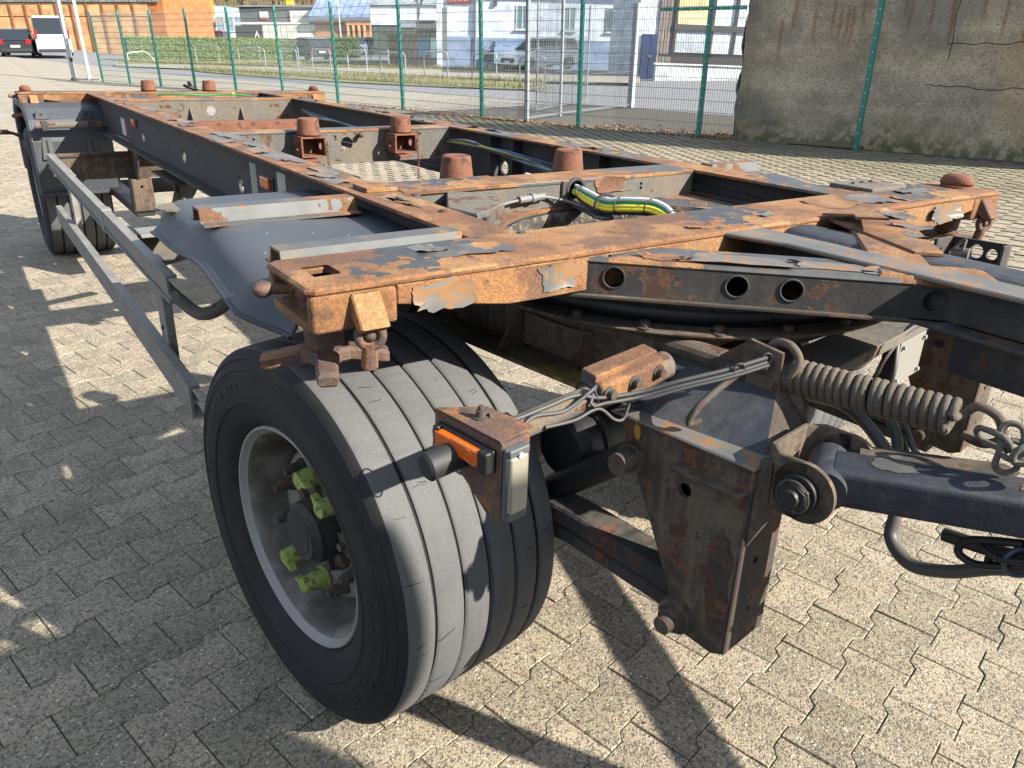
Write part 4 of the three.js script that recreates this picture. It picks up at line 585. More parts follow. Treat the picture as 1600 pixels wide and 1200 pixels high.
// ---- lamp outrigger: tube, clamp, bracket, amber and white lamps, cables
{
  const tb = tp('lamp_outrigger', [cyl([.395, 1.052, .56], [.35, 1.004, 1.10], .024, .024, 24), cyl([.395, 1.052, .56], [.39, 1.047, .62], .03, .03, 24)], tinted(mGrey, 1.02, .95, .88), inB);
  const a = V(.392, 1.05, .59), b = V(.343, .998, 1.16), d = b.clone().sub(a).normalize(), along = t => a.clone().addScaledVector(d, t);
  part(tb, 'rubber_cap', [cyl(along(.50), along(.568), .0265, .0265, 24), cyl(along(.568), along(.573), .0265, .021, 24)], mRubber, inB);
  const qd = new THREE.Quaternion().setFromUnitVectors(EX, d), sad = g => { const p = along(.10); return g.applyQuaternion(qd).translate(p.x, p.y, p.z); };
  const cl = part(tb, 'clamp', [sad(bx(-.09, .09, -.02, .040, -.034, .034, .012)), sad(bx(-.088, .088, .03, .052, -.012, .03, .004))], mRustP, inB);
  for (const t of [-.07, .0, .07]) part(cl, 'clamp_bolt', sad(bolt([t, .018, -.034], [0, .1, -1], .010, .012)), mBolt, inB);
  // bent plate: one leg faces sideways with the amber lamp, one faces forward with the white lamp
  const c = V(.392, 1.028, 1.05);
  const pl = part(tb, 'lamp_plate', [ext('xy', [[c.x - .115, c.y + .035], [c.x + .058, c.y + .035], [c.x + .058, c.y - .115], [c.x + .03, c.y - .118], [c.x - .02, c.y - .08], [c.x - .05, c.y - .06], [c.x - .07, c.y - .02], [c.x - .115, c.y - .0]], c.z + .028, c.z + .034), ext('zy', [[c.z + .034, c.y + .035], [c.z - .03, c.y + .035], [c.z - .03, c.y - .115], [c.z + .034, c.y - .115]], c.x + .056, c.x + .062), ext('xz', [[c.x - .115, c.z + .034], [c.x + .058, c.z + .034], [c.x + .05, c.z - .05], [c.x - .06, c.z - .04]], c.y + .033, c.y + .038)], mCast, inB);
  const am = part(tb, 'amber_side_lamp', bx(c.x - .082, c.x + .026, c.y - .018, c.y + .014, c.z + .038, c.z + .058, .005), mAmber, inB);
  part(am, 'lamp_housing', [bx(c.x - .098, c.x + .050, c.y - .024, c.y + .019, c.z + .034, c.z + .044, .004), bx(c.x + .026, c.x + .050, c.y - .024, c.y + .018, c.z + .042, c.z + .058, .005), bx(c.x - .098, c.x - .083, c.y - .022, c.y + .017, c.z + .042, c.z + .054, .004)], mBlack, inB); part(am, 'lens_ribs', Array.from({ length: 12 }, (_, k) => bx(c.x - .084 + k * .0032, c.x - .0822 + k * .0032, c.y - .016, c.y + .012, c.z + .0575, c.z + .0592, 0)), mAmber, inB); part(am, 'lens_ring', new THREE.TorusGeometry(.011, .0012, 6, 24).translate(c.x + .004, c.y - .002, c.z + .0582), mAmber, inB);
  const wl = part(tb, 'white_front_lamp', bx(c.x + .064, c.x + .082, c.y - .098, c.y + .012, c.z - .012, c.z + .03, .006), mLens, inB); part(wl, 'lamp_housing', [bx(c.x + .062, c.x + .074, c.y - .113, c.y + .026, c.z - .017, c.z + .033, .005), bx(c.x + .068, c.x + .080, c.y + .012, c.y + .026, c.z - .015, c.z + .031, .005), bx(c.x + .068, c.x + .078, c.y - .113, c.y - .098, c.z - .015, c.z + .031, .004)], flat(70, 72, 74, .5), inB); part(wl, 'lamp_screw', cyl([c.x + .08, c.y + .013, c.z + .008], [c.x + .083, c.y + .013, c.z + .008], .006, .006, 12), mZinc, inB);
  part(tb, 'plate_bolt', [bolt([c.x - .03, c.y + .038, c.z + .0], [0, 1, 0], .009, .012), cyl([c.x - .03, c.y + .038, c.z], [c.x - .03, c.y + .062, c.z], .005, .005, 8)], mBolt, inB);
  // grey cables tied along the tube
  const gc = flat(54, 54, 53, .6), p = (t, dx, dy, dz) => { const q = along(t); return V(q.x + dx, q.y + dy, q.z + dz); };
  const cab = (pts, r = .0042) => tp('lamp_cable', tube(pts, r, 70, 7), gc, inB);
  const run = [V(.45, 1.05, .71), V(.50, 1.075, .66), V(.56, 1.10, .585), V(.60, 1.12, .52)];
  cab([V(.37, 1.07, 1.04), p(.40, .01, .03, 0), p(.32, .014, .028, 0), p(.24, .016, .026, 0), p(.17, .03, .01, .03), ...run], .0045);
  cab([V(.44, 1.0, 1.07), p(.42, .034, -.012, 0), p(.36, .02, .022, 0), p(.28, .026, .012, 0), p(.21, .03, .036, 0), p(.185, .02, .03, .012), p(.22, .034, .004, 0), p(.16, .042, .0, .03), ...run.map(v => v.clone().add(V(.004, -.008, .004)))], .004);
  cab([p(.33, .028, -.004, 0), p(.26, .034, -.012, 0), p(.19, .036, -.01, .01), p(.15, .05, -.04, .02), p(.12, .052, -.046, .03), p(.09, .052, -.01, .04), ...run.map(v => v.clone().add(V(.008, -.013, .002)))], .0036);
  for (const t of [.2, .39]) { const q = along(t); tp('cable_tie', new THREE.TorusGeometry(.032, .002, 6, 26).applyMatrix4(new THREE.Matrix4().makeRotationFromQuaternion(new THREE.Quaternion().setFromUnitVectors(EZ, d))).translate(q.x + .004, q.y + .003, q.z), mBlack, inB); }
  tp('cable_tie', [new THREE.TorusGeometry(.011, .002, 6, 16).rotateY(1).translate(.575, 1.103, .575), new THREE.TorusGeometry(.011, .002, 6, 16).rotateY(1).translate(.60, 1.118, .52)], mBlack, inB);
}
// ---- junction box and its leads, brake hoses down to the drawbar
{
  const jb = tp('junction_box', bx(.56, .598, .862, .985, -.36, -.19, .006), mBlack, inB); part(jb, 'cover_plate', bx(.598, .604, .862, .985, -.36, -.19, .002), flat(112, 111, 104, .55), inB); part(jb, 'cover_screw', [[.97, -.205], [.97, -.345], [.877, -.205], [.877, -.345]].map(([y, z]) => cyl([.604, y, z], [.612, y, z], .006, .006, 10)), mZinc, inB);
  const g2 = flat(64, 62, 58, .55), hose = (pts, r, m = g2) => tp('brake_hose', tube(pts, r, 60, 9), m, inB);
  hose([[.57, 1.04, -.28], [.60, 1.0, -.17], [.62, .93, -.13], [.61, .87, -.15], [.58, .84, -.2]], .007); hose([[.62, 1.03, -.3], [.615, 1.02, -.16], [.60, .96, -.1], [.58, .9, -.12], [.55, .84, -.1]], .006); hose([[.6, 1.03, -.34], [.62, 1.035, -.2], [.6, 1.0, -.08], [.57, .95, -.02], [.5, .93, 0]], .005);
  const hw = (pts, r, m = g2) => tp('drawbar_hose', tube(pts, r, 80, 10), m);
  const zq = .12, pp = (u, v, z) => at(u, v, 'z', z);
  const z0 = bw(.6, .9, .25).z; hw([pp(1265, 618, z0 - .1), pp(1330, 640, z0 - .02), pp(1375, 690, z0), pp(1405, 745, z0 + .02), pp(1400, 800, z0 + .06), pp(1392, 840, z0 + .08), pp(1420, 880, z0 + .1), pp(1480, 893, z0 + .1), pp(1560, 888, z0 + .1), pp(1680, 900, z0 + .1)], .0135);
  hw([pp(1390, 650, z0 - .1), pp(1402, 690, z0 - .08), pp(1400, 740, z0 - .05), pp(1398, 790, z0)], .0125); hw([pp(1415, 665, z0 - .1), pp(1435, 720, z0 - .06), pp(1455, 745, z0 - .02), pp(1480, 800, z0)], .006); hw([pp(1412, 690, z0 - .1), pp(1425, 730, z0 - .06), pp(1440, 760, z0)], .006); hw([pp(1418, 690, z0 - .12), pp(1445, 722, z0 - .07), pp(1470, 748, z0)], .006);
  hw([pp(1475, 835, z0 + .12), pp(1520, 850, z0 + .12), pp(1580, 868, z0 + .12), pp(1700, 890, z0 + .12)], .013, mBlack); hw([pp(1600, 850, z0 + .13), pp(1550, 845, z0 + .13), pp(1508, 846, z0 + .13), pp(1497, 862, z0 + .13), pp(1520, 880, z0 + .13), pp(1580, 886, z0 + .13), pp(1680, 895, z0 + .13)], .0075, mBlack); hw([pp(1530, 850, z0 + .13), pp(1560, 872, z0 + .14), pp(1600, 878, z0 + .14), pp(1700, 890, z0 + .14)], .007, mBlack); hw([pp(1550, 862, z0 + .12), pp(1545, 880, z0 + .12), pp(1600, 884, z0 + .13), pp(1690, 900, z0 + .13)], .007, mBlack);
  const w1 = pp(1596, 878, z0 + .12); tp('hose_strap', new THREE.TorusGeometry(.028, .005, 8, 24).rotateY(.9).translate(w1.x, w1.y, w1.z), flat(40, 60, 70, .5));
}
// ------------------------------------------------------------------ beyond the yard
const UP = V(.004, 1, TILT).normalize();
const pd = (u, v, dep) => CAM.clone().addScaledVector(dirOf(u, v), dep);
const upQ = new THREE.Quaternion().setFromUnitVectors(EY, UP);
// frame along a base line: x from a to b, y up, z towards us
function frame(a, b) { const x = b.clone().sub(a).normalize(), z = x.clone().cross(UP).normalize(), y = z.clone().cross(x); return new THREE.Matrix4().makeBasis(x, y, z).setPosition(a); }
// ---- fence
{
  const bases = [[161, 127.5], [203.6, 131], [252, 135], [305.6, 138.5], [369.4, 142], [442.5, 148], [528.7, 161], [630, 170.6], [752.9, 183.7], [903.4, 199], [1090.6, 214], [1336, 237]].map(p => gat(...p));
  const f = thing('mesh_fence', 'green posted double rod mesh fence running along the edge of the paved yard', 'fence');
  const wireM = flat(86, 98, 96, .6), wireG = flat(104, 112, 112, .6);
  const Hp = 2.5;
  bases.forEach((p, k) => {
    const nx = bases[Math.min(k + 1, 11)].clone().sub(bases[Math.max(k - 1, 0)]).setY(0).normalize(), m = frame(p, p.clone().add(nx));
    const po = part(f, 'post', bx(-.04, .04, -.05, k === 11 ? 3.4 : Hp + .1, -.032, .032, .006), mGreenP, { mx: m });
    part(po, 'clamp_bolt', Array.from({ length: 12 }, (_, i) => cyl([0, .1 + i * .205, .031], [0, .1 + i * .205, .042], .011, .009, 8)), mClip, { mx: m });
    if (k < 10 || k === 10) {
      const q = k < 10 ? bases[k + 1] : p.clone().lerp(bases[11], .26), L = p.distanceTo(q), mm = frame(p, q), g = [];
      for (let x = .05; x < L; x += .05) g.push(new THREE.BoxGeometry(.0055, Hp, .0055).translate(x, Hp / 2 + .03, -.034));
      for (let y = .05; y < Hp; y += .2) for (const dz of [-.027, -.041]) g.push(new THREE.BoxGeometry(L, .0075, .0075).translate(L / 2, y, dz));
      part(f, 'mesh_panel', g, k > 6 ? wireG : wireM, { mx: mm }).userData.kind = 'stuff';
    }
  });
  const m = frame(bases[10], bases[11]);
  const rl = part(f, 'top_rail', bx(-1.0, .75, 2.18, 2.24, .034, .05, .004), mGreenP, { mx: m }); part(rl, 'rail_bolt', Array.from({ length: 9 }, (_, i) => cyl([-.95 + i * .2, 2.21, .05], [-.95 + i * .2, 2.21, .058], .01, .01, 8)), mClip, { mx: m });
  part(f, 'middle_rail', bx(-1.05, .68, 1.40, 1.45, -.06, -.045, .004), mZinc, { mx: m });
}
// ---- galvanised gate in the fence line and the grey gate posts at the far end
{
  const P = [[823, 190], [875, 182], [985, 168], [838, 176], [916, 160]].map(p => gat(...p));
  const g = thing('galvanised_gate', 'galvanised mesh gate standing open between two green fence posts', 'gate');
  const post = (p, w, h, mat = mZinc) => { const m = frame(p, p.clone().add(V(1, 0, -.3))); return part(g, 'gate_post', bx(-w, w, 0, h, -w, w, .004), mat, { mx: m }); };
  const zd = flat(116, 122, 124, .6); post(P[0], .04, 2.5, zd); post(P[1], .03, 2.5, zd); post(P[2], .07, 2.5, flat(150, 156, 156, .6)); post(P[3], .018, 2.5, zd); post(P[4], .018, 2.5, zd);
  const pan = (a, b, mat) => { const L = a.distanceTo(b), m = frame(a, b), q = []; for (let x = .05; x < L; x += .05) q.push(new THREE.BoxGeometry(.0036, 2.4, .0036).translate(x, 1.28, 0)); for (let y = .1; y < 2.5; y += .2) for (const dz of [-.007, .007]) q.push(new THREE.BoxGeometry(L, .0075, .0075).translate(L / 2, y, dz)); part(g, 'mesh_panel', q, mat, { mx: m }).userData.kind = 'stuff'; part(g, 'gate_rail', bx(0, L, .06, .09, -.015, .015, .003), mat, { mx: m }); };
  const gm = flat(88, 94, 96, .7); pan(P[0], P[1], gm); pan(P[1], P[2], gm); pan(P[3], P[4], gm);
  const Q = [[117, 126], [141, 126.5]].map(p => gat(...p));
  const h = thing('gate_post_pair', 'tall light grey gate posts with a latch at the end of the green fence', 'gate post');
  Q.forEach((p, k) => { const m = frame(p, p.clone().add(V(1, 0, -.25))); part(h, 'post', [bx(k ? -.03 : -.1, k ? .03 : .1, 0, 3.2, -.06, .06, .006)], flat(140, 148, 150, .5), { mx: m }); if (!k) part(h, 'latch', [bx(-.09, .1, .02, .1, .06, .12), bx(.06, .14, .75, .9, -.04, .06)], mBlack, { mx: m }); });
  part(h, 'ground_bar', bx(0, Q[0].distanceTo(Q[1]) + .55, .04, .09, -.03, .03), mZinc, { mx: frame(Q[0], Q[1]) });
}
// ---- weathered concrete wall
{
  const a = gat(1146, 216.5), b0 = gat(1600, 252), b = a.clone().add(b0.clone().sub(a).multiplyScalar(1.9)), m = frame(a, b), L = a.distanceTo(b), HW = 4.6;
  const q = rng(9), streak = Array.from({ length: 60 }, () => [q(), q(), q()]);
  const mWall = surf(2048, 1, (u, v, o) => { // u along, v up (0..1 over 9.2 x 4.6 m)
    const X = u * 9.2, Y = v * 4.6, a1 = fbm(u, v, 10, 6, 801, 5), a2 = fbm(u, v, 60, 4, 805, 30), g = vn(u * 900, v * 450, 900, 450, 8), lift = fbm(u, v, 3, 4, 811, 26);
    const w = .80 + .3 * a1 + .25 * (a2 - .5) + .3 * (g - .5) + .22 * (lift - .5); o.r = 150 * w; o.g = 139 * w; o.b = 119 * w;
    M3(o, [92, 90, 84], sstep(.5, .68, fbm(u, v, 6, 5, 815, 4)) * .55); M3(o, [146, 128, 98], sstep(.56, .72, fbm(u, v, 8, 4, 819, 3)) * .5);
    o.h = .4 + .25 * a2 + .2 * g + .2 * lift; o.ro = .93;
    const moss = sstep(.62, .05, Y + .5 * (fbm(u, v, 24, 4, 821, 10) - .5)) * sstep(.30, .62, fbm(u, v, 90, 3, 823, 45)); M3(o, [62, 66, 34], moss * .65); o.h += moss * .2;
    const [d1, i1] = cell(u, v, 230, 831, 115); if (d1 < .28 && i1 > .6) { const t = sstep(.3, .2, d1); M3(o, i1 > .985 ? [206, 200, 186] : i1 > .85 ? [150, 140, 122] : [78, 71, 60], t * (.35 + .5 * a2)); o.h += .15 * t; }
    for (const [x, y, z] of streak) { const sx = (x * 9.2), top = 2.1 + .75 * y, len = .35 + .5 * z, dx = Math.abs(X - sx - .006 * Math.sin(Y * 9 + x * 40)); if (dx < .045 && Y < top && Y > top - len) { const t = sstep(.05, .0, dx) * sstep(top - len, top - len * .5, Y) * (.55 + .5 * a2); M3(o, [92, 62, 42], t * .5); } }
    const ck = (cx, cy, vert, l0, l1, sd) => { const s = vert ? Y : X, t = vert ? X - cx : Y - cy; if (s < l0 || s > l1) return; const wob = .1 * (fbm(s / 10, .5, 30, 4, sd, 4) - .5); if (Math.abs(t - wob) < .007) { M3(o, [44, 38, 32], .85); o.h -= .4; } };
    ck(3.35, 0, true, 1.5, 2.9, 841); ck(0, 1.75, false, 3.3, 9.2, 847); ck(0, 1.1, false, 3.1, 4.6, 853); ck(5.4, 0, true, .4, 1.75, 857);
  }, { ny: 1024, bump: .012, rough: false, rv: .94 });
  const NX = 160, NY = 60, P = [], U = [], I = [];
  for (let j = 0; j <= NY; j++) for (let i = 0; i <= NX; i++) { const x = i / NX * L, y = j / NY * HW - .08; const edge = i === 0 ? .16 * (fbm(.3, j / NY, 4, 4, 861, 14) - .5) - .05 + y * .03 : 0; P.push(x + edge, y, .02 * (fbm(x / 20, y / 20, 40, 4, 865) - .5) - .0 + .012 * Math.sin(Math.floor(y / .48) * 2.1)); U.push(x / 9.2, (y + .08) / 4.6); }
  for (let j = 0; j < NY; j++) for (let i = 0; i < NX; i++) { const A = j * (NX + 1) + i, C = A + NX + 1; I.push(A, A + 1, C, C, A + 1, C + 1); }
  const g = new THREE.BufferGeometry(); g.setAttribute('position', new THREE.Float32BufferAttribute(P, 3)); g.setAttribute('uv', new THREE.Float32BufferAttribute(U, 2)); g.setIndex(I); g.computeVertexNormals();
  const w = thing('concrete_wall', 'tall weathered concrete wall with rust streaks and moss behind the mesh fence', 'wall');
  part(w, 'wall_face', g, mWall, { mx: m, keepUV: true });
  const mEnd = surf(256, 1.2, (u, v, o) => { const a1 = fbm(u, v, 8, 5, 871), g2 = fbm(u, v, 50, 3, 873); const k = .7 + .4 * a1 + .4 * (g2 - .5); o.r = 96 * k; o.g = 88 * k; o.b = 74 * k; o.h = g2; o.ro = .95; }, { bump: .02 });
  const eg = new THREE.PlaneGeometry(.45, HW, 8, 50), ep = eg.attributes.position; for (let i = 0; i < ep.count; i++) { const y = ep.getY(i) + HW / 2; ep.setZ(i, .16 * (fbm(ep.getX(i) + .3, y / HW, 4, 4, 861, 14) - .5) - .05 + y * .03); } eg.rotateY(-Math.PI / 2).translate(0, HW / 2 - .08, -.225); { const pp = eg.attributes.position; for (let i = 0; i < pp.count; i++) pp.setX(i, -pp.getX(i)); } eg.computeVertexNormals(); mEnd.side = THREE.DoubleSide;
  part(w, 'wall_end', eg, mEnd, { mx: m });
  part(w, 'wall_back', bx(.02, L, -.1, HW - .08, -.46, -.03, 0), mEnd, { mx: m });
  const mp = frame(a, b), bo = thing('wooden_board', 'grey weathered plank lying flat at the foot of the concrete wall', 'board'); part(bo, 'plank', bx(1.1, 2.35, .02, .06, .08, .24, .006).rotateX(0), flat(96, 90, 66, .9), { mx: mp }); part(bo, 'plank_end', bx(2.351, 2.356, .021, .059, .082, .238, 0), flat(70, 62, 46, .9), { mx: mp });
  const st = thing('wall_anchor', 'small pale round anchor plate on the concrete wall beside the fence mesh', 'anchor'); part(st, 'anchor_plate', [cyl([.06, .62, .02], [.06, .62, .045], .03, .028, 16), cyl([.06, .62, .045], [.06, .62, .055], .012, .012, 8)], mZinc, { mx: m });
}
// ---- street, verges, parking
const mGrass = surf(512, 1.5, (u, v, o) => { const a = fbm(u, v, 8, 5, 901), g = fbm(u, v, 120, 2, 903); const w = .7 + .6 * g; L3(o, [104 * w, 104 * w, 58 * w], [122 * w, 108 * w, 78 * w], sstep(.4, .65, a)); o.h = g; o.ro = .95; }, { bump: .02 });
const poly = a => a.map(p => gat(...p));
{ const P = [], I = [], N = 70, x0 = -330, x1 = 40, z0 = -300, z1 = 60; for (let j = 0; j <= N; j++) for (let i = 0; i <= N; i++) { const x = mix(x0, x1, i / N), z = mix(z0, z1, j / N); P.push(x, ground(x, z) - .10, z); } for (let j = 0; j < N; j++) for (let i = 0; i < N; i++) { const a = j * (N + 1) + i, b = a + N + 1; I.push(a, b, a + 1, b, b + 1, a + 1); } const g = new THREE.BufferGeometry(); g.setAttribute('position', new THREE.Float32BufferAttribute(P, 3)); g.setIndex(I); g.computeVertexNormals(); struct('ground', g, mAsph); }
struct('street', drape(poly([[-60, 122], [150, 127], [300, 138], [528, 161], [752, 184], [903, 199], [1090, 214], [1150, 219]]), poly([[-60, 98], [150, 103], [300, 109], [528, 126], [700, 135], [850, 141], [1010, 132], [1150, 150]]), 80, 8, -.02), mAsph);
struct('grass_verge', drape(poly([[300, 111], [528, 128.5], [700, 137], [850, 142]]), poly([[300, 107.5], [528, 114], [700, 121], [850, 126]]), 40, 4, .03), mGrass);
struct('footpath', drape(poly([[180, 104], [300, 108], [528, 115], [700, 122], [850, 127], [1000, 131]]), poly([[180, 98], [300, 101], [528, 105], [700, 109], [850, 114], [1000, 118]]), 40, 4, .02), mFarPave);
struct('grass_verge', drape(poly([[185, 100], [300, 101.5], [528, 105.5], [700, 109.5], [850, 114.5]]), poly([[185, 95], [300, 94], [528, 96], [700, 99], [850, 104]]), 40, 4, .035), mGrass);
{ // tufts and leaf litter along the verge and the fence foot
  const q = rng(77), g = new THREE.BufferGeometry(); g.setAttribute('position', new THREE.Float32BufferAttribute([-.008, 0, 0, .008, 0, 0, .01, .09, .02, .0, 0, -.006, .01, 0, .006, -.02, .08, -.01, .004, 0, -.008, -.006, 0, .006, .03, .06, .0], 3)); g.computeVertexNormals();
  const n = 3600, im = new THREE.InstancedMesh(g, flat(92, 98, 48, .9, 0, { side: THREE.DoubleSide }), n), mx = new THREE.Matrix4(); im.name = 'verge_grass'; im.userData = { kind: 'stuff', label: 'tufts of dry grass growing along the street verge', category: 'grass' };
  const lines = [[[300, 110], [850, 141]], [[300, 108], [850, 130]], [[300, 100], [850, 110]], [[200, 98], [600, 99]]].map(l => poly(l));
  for (let i = 0; i < n; i++) { const l = lines[i % 4], p = l[0].clone().lerp(l[1], q()); p.x += (q() - .5) * 1.6; p.z += (q() - .5) * 1.2; const s = 1 + 2 * q(); mx.compose(V(p.x, ground(p.x, p.z) + .02, p.z), new THREE.Quaternion().setFromAxisAngle(EY, q() * 6.3), V(s, s, s)); im.setMatrixAt(i, mx); im.setColorAt(i, new THREE.Color().setRGB(.9 + .5 * q(), .8 + .3 * q(), .6 + .4 * q())); }
  im.castShadow = true; scene.add(im);
  const lg = new THREE.CircleGeometry(.022, 6).rotateX(-1.3), ln = 1500, li = new THREE.InstancedMesh(lg, flat(128, 88, 54, .9, 0, { side: THREE.DoubleSide }), ln); li.name = 'leaf_litter'; li.userData = { kind: 'stuff', label: 'brown dead leaves blown against the foot of the fence', category: 'leaves' };
  const fl = poly([[528, 162], [752, 185], [903, 200], [1090, 215], [1145, 219]]);
  for (let i = 0; i < ln; i++) { const t = q() * 3.99, k = Math.floor(t), p = fl[k].clone().lerp(fl[k + 1], t - k), o2 = -Math.abs(q() + q() - 1) * (k > 1 ? 1.4 : .35) + .05; p.z += o2; p.x += o2 * .2; mx.compose(V(p.x, ground(p.x, p.z) + .008 + .02 * q(), p.z), new THREE.Quaternion().setFromEuler(new THREE.Euler(q() - .5, q() * 6, q() - .5)), V(.6 + q(), 1, .5 + q())); li.setMatrixAt(i, mx); li.setColorAt(i, new THREE.Color().setRGB(.7 + .8 * q(), .7 + .7 * q(), .7 + .5 * q())); }
  li.castShadow = true; scene.add(li);
}
// ---- hoop barriers along the path
{
  const hb = [[245, 282, 72, 94], [308, 344, 73, 99], [375, 408, 74, 102], [384, 416, 78, 107], [441, 468, 75, 103], [440, 466, 80, 111], [490, 518, 80, 111], [545, 574, 82, 114], [596, 634, 85, 118], [664, 700, 84, 121], [738, 776, 87, 126], [580, 608, 78, 103], [812, 852, 92, 132]];
  const where = ['before the hedge end by the timber clad house', 'before the hedge beside the flagpoles', 'before the dark poster panel', 'overlapping its neighbour before the hedge', 'before the front of the dark estate car', 'at the front wheel of the dark estate car', 'at the rear bumper of the dark estate car', 'beside the short end of the hedge', 'before the parked white hatchback', 'before the shed with blue posters', 'before the white hall by its drainpipe', 'set back before the parked blue cars', 'behind the galvanised gate near the white car'];
  hb.forEach(([u0, u1, vt, vb], k) => { const a = gat(u0, vb), b = gat(u1, vb + 1), dep = a.clone().sub(CAM).dot(RF), h = (vb - vt) * dep / F, m = frame(a, b), L = a.distanceTo(b), r = Math.min(.14, L * .2), t = thing('hoop_barrier', 'bent grey steel tube hoop ' + where[k], 'barrier', 'steel hoops along the footpath'); part(t, 'hoop', tube([[0, -.05, 0], [0, h * .4, 0], [0, h - r, 0], [r * .3, h - r * .3, 0], [r, h, 0], [L / 2, h, 0], [L - r, h, 0], [L - r * .3, h - r * .3, 0], [L, h - r, 0], [L, h * .4, 0], [L, -.05, 0]], .032, 60, 8), mZinc, { mx: m }); part(t, 'foot_collar', [cyl([0, 0, 0], [0, .03, 0], .06, .05, 10), cyl([L, 0, 0], [L, .03, 0], .06, .05, 10)], mZinc, { mx: m }); });
  const a = gat(201, 98), b = gat(236, 88 + 9); const m = frame(a, b), t = thing('hoop_barrier', 'knocked over steel tube hoop lying slanted on the path', 'barrier'); part(t, 'hoop', tube([[0, 0, 0], [.05, .5, 0], [.4, .55, 0], [1.3, .6, .1], [1.6, .62, .2], [1.5, .4, .6], [.9, .02, 1.2]], .032, 40, 8), flat(190, 184, 170, .6), { mx: m }); part(t, 'foot_collar', cyl([0, 0, 0], [0, .03, 0], .06, .05, 10), mZinc, { mx: m });
}
// ---- hedge
{
  const mk = (u0, u1, v, vt, label) => { const a = gat(u0, v), b = gat(u1, v), dep = a.clone().sub(CAM).dot(RF), h = (v - vt) * dep / F * 1.02, m = frame(a, b), L = a.distanceTo(b), t = thing('clipped_hedge', label, 'hedge', 'clipped hedges of the car park'); part(t, 'twig_core', bx(0, L, 0, h * .94, -1.0, -.12, .1), flat(40, 46, 24, .95), { mx: m });
    const q = rng(u0), n = Math.round(L * 520), P = []; for (let i = 0; i < n; i++) { const face = q(), x = q() * L, y = face < .75 ? q() * h : h * (.94 + .08 * q()), z = face < .75 ? -.05 - .12 * q() : -1.1 * q(), s = .05 + .06 * q(), an = q() * 6.3, ti = q() - .3; const dx = Math.cos(an) * s, dy = Math.sin(an) * s; P.push(x - dx, y - dy, z, x + dx, y + dy, z + s * ti, x - dy * .6, y + dx * .6, z + .03); } const g = new THREE.BufferGeometry(); g.setAttribute('position', new THREE.Float32BufferAttribute(P, 3)); g.computeVertexNormals();
    const lm = surf(64, 2, (u, v, o) => { const w = fbm(u, v, 24, 3, 905); L3(o, [62, 84, 30], [108, 122, 52], w); o.ro = .7; }); lm.side = THREE.DoubleSide; part(t, 'foliage', g, lm, { mx: m }); };
  mk(203, 470, 93, 61, 'long clipped green hedge behind the steel hoops and the parked estate car'); mk(512, 560, 91, 62, 'short end of clipped green hedge beside the rear of the dark estate car');
}
